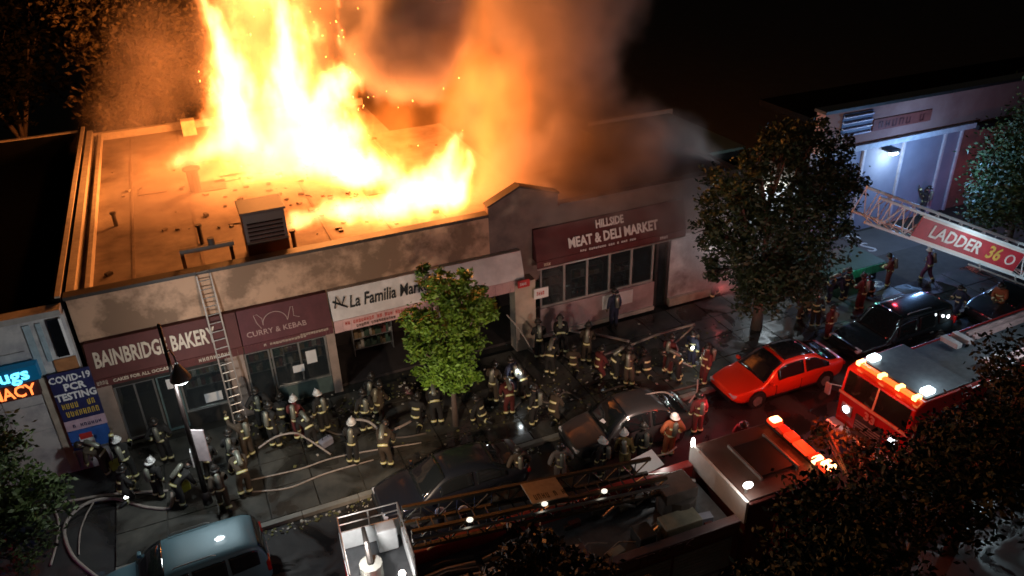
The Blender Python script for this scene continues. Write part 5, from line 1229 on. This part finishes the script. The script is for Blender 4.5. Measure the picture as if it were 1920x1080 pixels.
for i in range(26):
    x_ = rq.uniform(-1.8, 2.7); y_ = rq.choice((-.75, -.45, .75, .55, .1)) + rq.uniform(-.1, .1); a_ = rq.uniform(.1, .3); b = MB()
    if i % 3: b.box((x_, y_, 2.01 + a_ / 2), (a_ * 2, a_, a_), Matrix.Rotation(rq.uniform(-.3, .3), 3, 'Z')); b.build('tool_box', cl_[i % 5], lt, bevel=.015)
    else: b.tube([(x_, y_, 2.1), (x_ + .5, y_ + .15, 2.1 + a_ / 2), (x_ + 1.0, y_, 2.12)], .05 if i % 2 else .02, 6); b.build('hand_tool', alu if i % 2 else hosem, lt)
for i in range(5):
    b = MB(); x_ = -5 + i * 1.5; b.tube([(x_, .95, 2.45), (x_ + .5, 1.0, 2.6), (x_ + 1.2, .95, 2.45)], .03, 5); b.build('grab_rail', alu, lt)
lettering('TRUCK', .4, mat('dim_letter', (.12, .05, .05), .5, bump=0), lt, (.7, -1.31, 2.12), (PI / 2, 0, 0), 1.3, .01, 'lettering')
b = MB(); b.tube([(1.9, .1, 2.0), (1.9, .1, 2.6)], .55, 14); b.bb(1.3, 2.3, -.3, .5, 2.6, 2.95); b.build('turntable', mat('grimy_metal', (.14, .12, .11), .5, .4, scale=3), lt, bevel=.02)
rb = glow('red_bar_lens', (1, .035, .008), 1.1); rb2 = glow('hot_bar_lens', (1, .4, .15), 8)
b = MB(); b.bb(H2 - .62, H2 - .2, -1.3, 1.3, 2.87, 2.95); bar = b.build('light_bar', black, lt, bevel=.02)
for k, (y0, y1, e_) in enumerate(((-1.28, -.98, 2.2), (-.93, -.55, .5), (-.5, .1, 1.7), (.14, .5, .9), (.54, .86, .25), (.9, 1.26, 1.3))):
    b = MB(); b.bb(H2 - .6, H2 - .25, y0, y1, 2.951, 3.06 + .03 * (k % 2)); b.build('lens', glow('red_lens_%d' % k, (1, .05, .01), e_ * .7), bar, bevel=.04)
for y, dx, ww in ((-1.12, .1, .16), (-.8, .0, .09), (1.08, .05, .13)): b = MB(); b.bb(H2 - .62 + dx, H2 - .3 + dx, y - ww, y + ww, 2.95, 3.15); b.build('flasher', rb2, bar, bevel=.05)
for q_ in ((15.0, 12.5, 3.7), (15.0, 13.9, 3.6), (15.8, 11.9, 3.3)): lamp('bar_light', q_, 75, (1, .055, .012), .1)
b = MB(); b.tube([(H2 - 2.95, -.95, 2.9), (H2 - 2.95, -.95, 3.15)], .04, 6); b.build('lamp_stalk', alu, lt); b = MB(); b.ball((H2 - 2.95, -1.0, 3.2), (.15, .09, .09), 12, 6); b.build('work_lamp', glow('work_lens', (1, .97, .9), 16), lt)
lamp('work_light', (11.4, 12.3, 3.4), 18, (1, .93, .85), .08)
b = MB(); b.ball((H2 - 3.16, 1.25, 2.98), (.05, .08, .22)); b.build('corner_lamp', glow('work_lens', (1, .97, .9), 16), lt); lamp('corner_light', (11.1, 15.3, 3.1), 26, (1, .95, .88), .06)


def boom(name, label, A, B_, wd, ht, n, m, lit, sign=None, grp=None, cat='ladder'):
    """lattice ladder boom from A (root) to B (tip)"""
    A, B_ = Vector(A), Vector(B_); L = (B_ - A).length; t = thing(name, label, cat, tuple(A), 0, grp)
    t.rotation_mode = 'QUATERNION'; x = (B_ - A).normalized(); y = Vector((0, 0, 1)).cross(x).normalized(); z = x.cross(y)
    t.rotation_quaternion = Matrix((x, y, z)).transposed().to_quaternion(); w2, h2 = wd / 2, ht / 2
    for sy in (-1, 1):
        for sz in (-1, 1): b = MB(); b.bb(0, L, sy * w2 - .045, sy * w2 + .045, sz * h2 - .045, sz * h2 + .045); b.build('rail', m, t)
        b = MB()
        for i in range(n):
            x0 = L * i / n; x1 = L * (i + 1) / n; b.tube([(x0, sy * w2, -h2 * (1 if i % 2 else -1)), (x1, sy * w2, h2 * (1 if i % 2 else -1))], .022, 4); b.tube([(x1 - .02, sy * w2, -h2), (x1 - .02, sy * w2, h2)], .018, 4)
        b.build('lattice', m, t)
    b = MB(); b.tube([(0, -w2, 0), (0, w2, 0)], .022, 5); rme = b.mesh('rung', m)
    for i in range(int(L / .36)): o = link(bpy.data.objects.new('rung', rme), t); o.location = (.2 + i * .36, 0, -h2 + .05)
    return t, L, w2, h2
bt, L, w2, h2 = boom('ladder_boom', 'dark lattice ladder boom lying over the ladder truck with a cream name plate', (9.9, 13.9, 3.05), (2.9, 14.05, 3.95), .85, .5, 15, mat('weathered_boom', (.085, .078, .06), .5, .5, scale=3), False)
b = MB(); b.bb(L * .33, L * .66, -w2 - .07, -w2 - .05, -.2, .22); b.build('name_plate', mat('cream_plate', (.5, .45, .34), .5, scale=4), bt); b = MB(); b.bb(L * .42, L * .56, -.35, w2, h2 + .06, h2 + .09); b.build('name_plate', mat('cream_plate', (.5, .45, .34)), bt)
scribble(9, .2, 1.0, mat('plate_letter', (.1, .09, .07), .5), bt, (L * .42, w2 - .3, h2 + .09), (0, 0, 0), seed=30)
b = MB(); b.tube([(0, w2 + .12, .1), (L, w2 + .12, .1)], .05, 6); b.build('water_pipe', alu, bt)
for u in (.28, .52, .8): b = MB(); b.ball((L * u, w2 + .1, h2 + .1), (.09, .07, .06)); b.build('marker_lamp', glow('marker_lens', (1, .95, .8), 1.2), bt)
bk_ = thing('rescue_basket', 'brightly lit white rescue basket with red panels at the bottom', 'basket', (2.15, 14.2, 2.75), R(-4))
wp = mat('basket_white', (.6, .66, .68), .4, var=.2)
b = MB(); b.bb(-.75, .75, -.95, .95, -.02, .05); b.build('floor', treadpl, bk_)
for x in (-.75, .75): b = MB(); b.bb(x - .03, x + .03, -.95, .95, .06, .62); b.build('side_panel', wp, bk_, bevel=.01)
b = MB(); b.bb(-.72, .72, .9, .95, .06, .62); b.build('front_panel', wp, bk_, bevel=.01); b = MB(); b.bb(-.72, .0, -.95, -.9, .06, .62); b.build('gate', firered, bk_, bevel=.01)
b = MB(); b.bb(-.8, -.785, -.9, .1, .12, .55); b.build('red_stripe_panel', redp, bk_)
for z in (.85, 1.1):
    b = MB(); b.tube([(-.75, -.95, z), (-.75, .95, z), (.75, .95, z), (.75, -.95, z)], .025, 6); b.build('guard_rail', alu, bk_)
for x, y in ((-.75, -.95), (-.75, 0), (-.75, .95), (0, .95), (.75, .95), (.75, 0), (.75, -.95)): b = MB(); b.tube([(x, y, .05), (x, y, 1.1)], .022, 5); b.build('rail_post', alu, bk_)
b = MB(); b.bb(.1, .6, .45, .8, .06, .75); b.build('control_box', wp, bk_, bevel=.03); b = MB(); b.tube([(-.2, -.2, .06), (-.2, -.2, .5)], .28, 12); b.build('water_nozzle_base', mat('grey_dome', (.25, .27, .25), .5), bk_)
b = MB(); b.tube([(-.2, -.2, .5), (-.2, .1, .9), (-.2, .5, 1.0)], [.08, .07, .05], 8); b.build('water_nozzle', steel, bk_)
for x, y in ((-.5, -.55), (.45, -.7)): b = MB(); b.ball((x, y, .42), (.09, .09, .07)); b.build('flood_lamp', glow('basket_lens', (1, .9, .8), 22), bk_)
lamp('flood_and_fill_light', (1.7, 13.9, 3.9), 110, (1, .9, .85), .08); lamp('beacon_and_fill_light', (1.1, 13.6, 3.1), 16, (1, .1, .15), .06)
lamp('flood_and_fill_light', (3.4, 15.8, 3.0), 520, (1, .93, .6), .1, spot_deg=20, aim=(6.7, 21.6, 2.6))  # added narrow spot brightening the young tree, not a lamp of the truck
lamp('flood_and_fill_light', (2.6, 15.6, 3.9), 1250, (1, .74, .52), .12, spot_deg=120, aim=(6.5, 26, 3.2))
lamp('flood_and_fill_light', (11.9, 15.8, 3.4), 560, (1, .72, .6), .12, spot_deg=120, aim=(14, 26, 3.0))
for px, py, lb_ in ((825, 955, 'left of two white domed lids on the ladder truck'), (868, 952, 'right of two white domed lids on the ladder truck')):
    p = spot(px, py, 2.3); t = thing('domed_lid', lb_, 'lid', (p.x, p.y, p.z - .2)); b = MB(); b.ball((0, 0, .1), (.16, .1, .16), 12, 8); b.build('dome', white, t, smooth=True); b = MB(); b.tube([(0, 0, -.25), (0, 0, .05)], .1, 10); b.build('base', black, t)

# ---- lettered boom from the truck beyond the right edge
bm2, L, w2, h2 = boom('ladder_boom', 'white ladder boom with red LADDER 36 name board reaching in from the right', (31.0, 15.1, 2.9), (21.2, 18.75, 7.1), 1.0, .95, 22, mat('white_boom', (.72, .78, .82), .4, var=.1), True)
x1 = L * .84; x0 = L * .45
b = MB(); b.bb(x0, x1, w2 + .05, w2 + .07, -.36, .36); b.build('name_board', mat('board_red', (.5, .03, .05), .5, bump=0), bm2)
b = MB(); b.bb(x0, x1, w2 + .048, w2 + .068, -.44, -.361); b.bb(x0, x1, w2 + .048, w2 + .068, .361, .44); b.build('board_edge', white, bm2)
# boom text is read from the street side (local -y or +y, whichever faces the camera)
side = 1 if (bm2.rotation_quaternion @ Vector((0, 1, 0))).dot(Vector((0, -1, 0))) > 0 else -1
if side == 1:
    lettering('LADDER', .62, white, bm2, (x1 - 1.62, w2 + .08, 0), (PI / 2, 0, PI), .92, .014)
    lettering('36', .66, mat('gold_letter', (.75, .5, .1), .5, bump=0), bm2, (x0 + 1.12, w2 + .08, 0), (PI / 2, 0, PI), .9, .014)
    b = MB(); b.tube([(x0 + .42 + .17 * math.cos(a), w2 + .08, .17 * math.sin(a)) for a in [2 * PI * k / 16 for k in range(17)]], .03, 5); b.build('emblem', white, bm2)
b = MB(); b.tube([(.5, w2 + .25, -h2 - .25), (L * .62, w2 + .25, -h2 - .12)], .03, 6); b.build('water_pipe', alu, bm2)
for k in range(4): b = MB(); b.tube([(L * (.15 + .14 * k), w2, -h2), (L * (.15 + .14 * k), w2 + .25, -h2 - .2)], .03, 5); b.build('bracket', alu, bm2)
lamp('boom_light', (24.3, 16.2, 6.4), 26, (.75, .92, 1), .1)
tt = thing('boom_truck', 'maroon body of the truck carrying the lettered boom at the right edge', 'fire truck', (34.5, 14.6, 0), R(0))
b = MB(); b.bb(-4.5, 5, -1.3, 1.3, .6, 2.0); b.build('body', firered, tt, bevel=.05); b = MB(); b.tube([(-3.4, .4, 2.0), (-3.4, .4, 2.6)], .6, 14); b.bb(-3.9, -2.9, 0, .8, 2.6, 2.85); b.build('turntable', trkwhite, tt)
wheels(tt, (-3.0, 3.4), 1.3)
lamp('beacon_and_fill_light', (26.0, 20.6, 2.6), 26, (1, .06, .10), .1)
lamp('beacon_and_fill_light', (29.0, 27.0, 1.6), 14, (1, .12, .22), .1)
lamp('beacon_and_fill_light', (36.0, 26.2, 1.0), 26, (.6, .3, .9), .15)
lamp('beacon_and_fill_light', (20.2, 24.6, 1.2), 10, (1, .15, .15), .1)
lamp('beacon_and_fill_light', (39.0, 26.4, 2.6), 20, (1, .2, .15), .15)
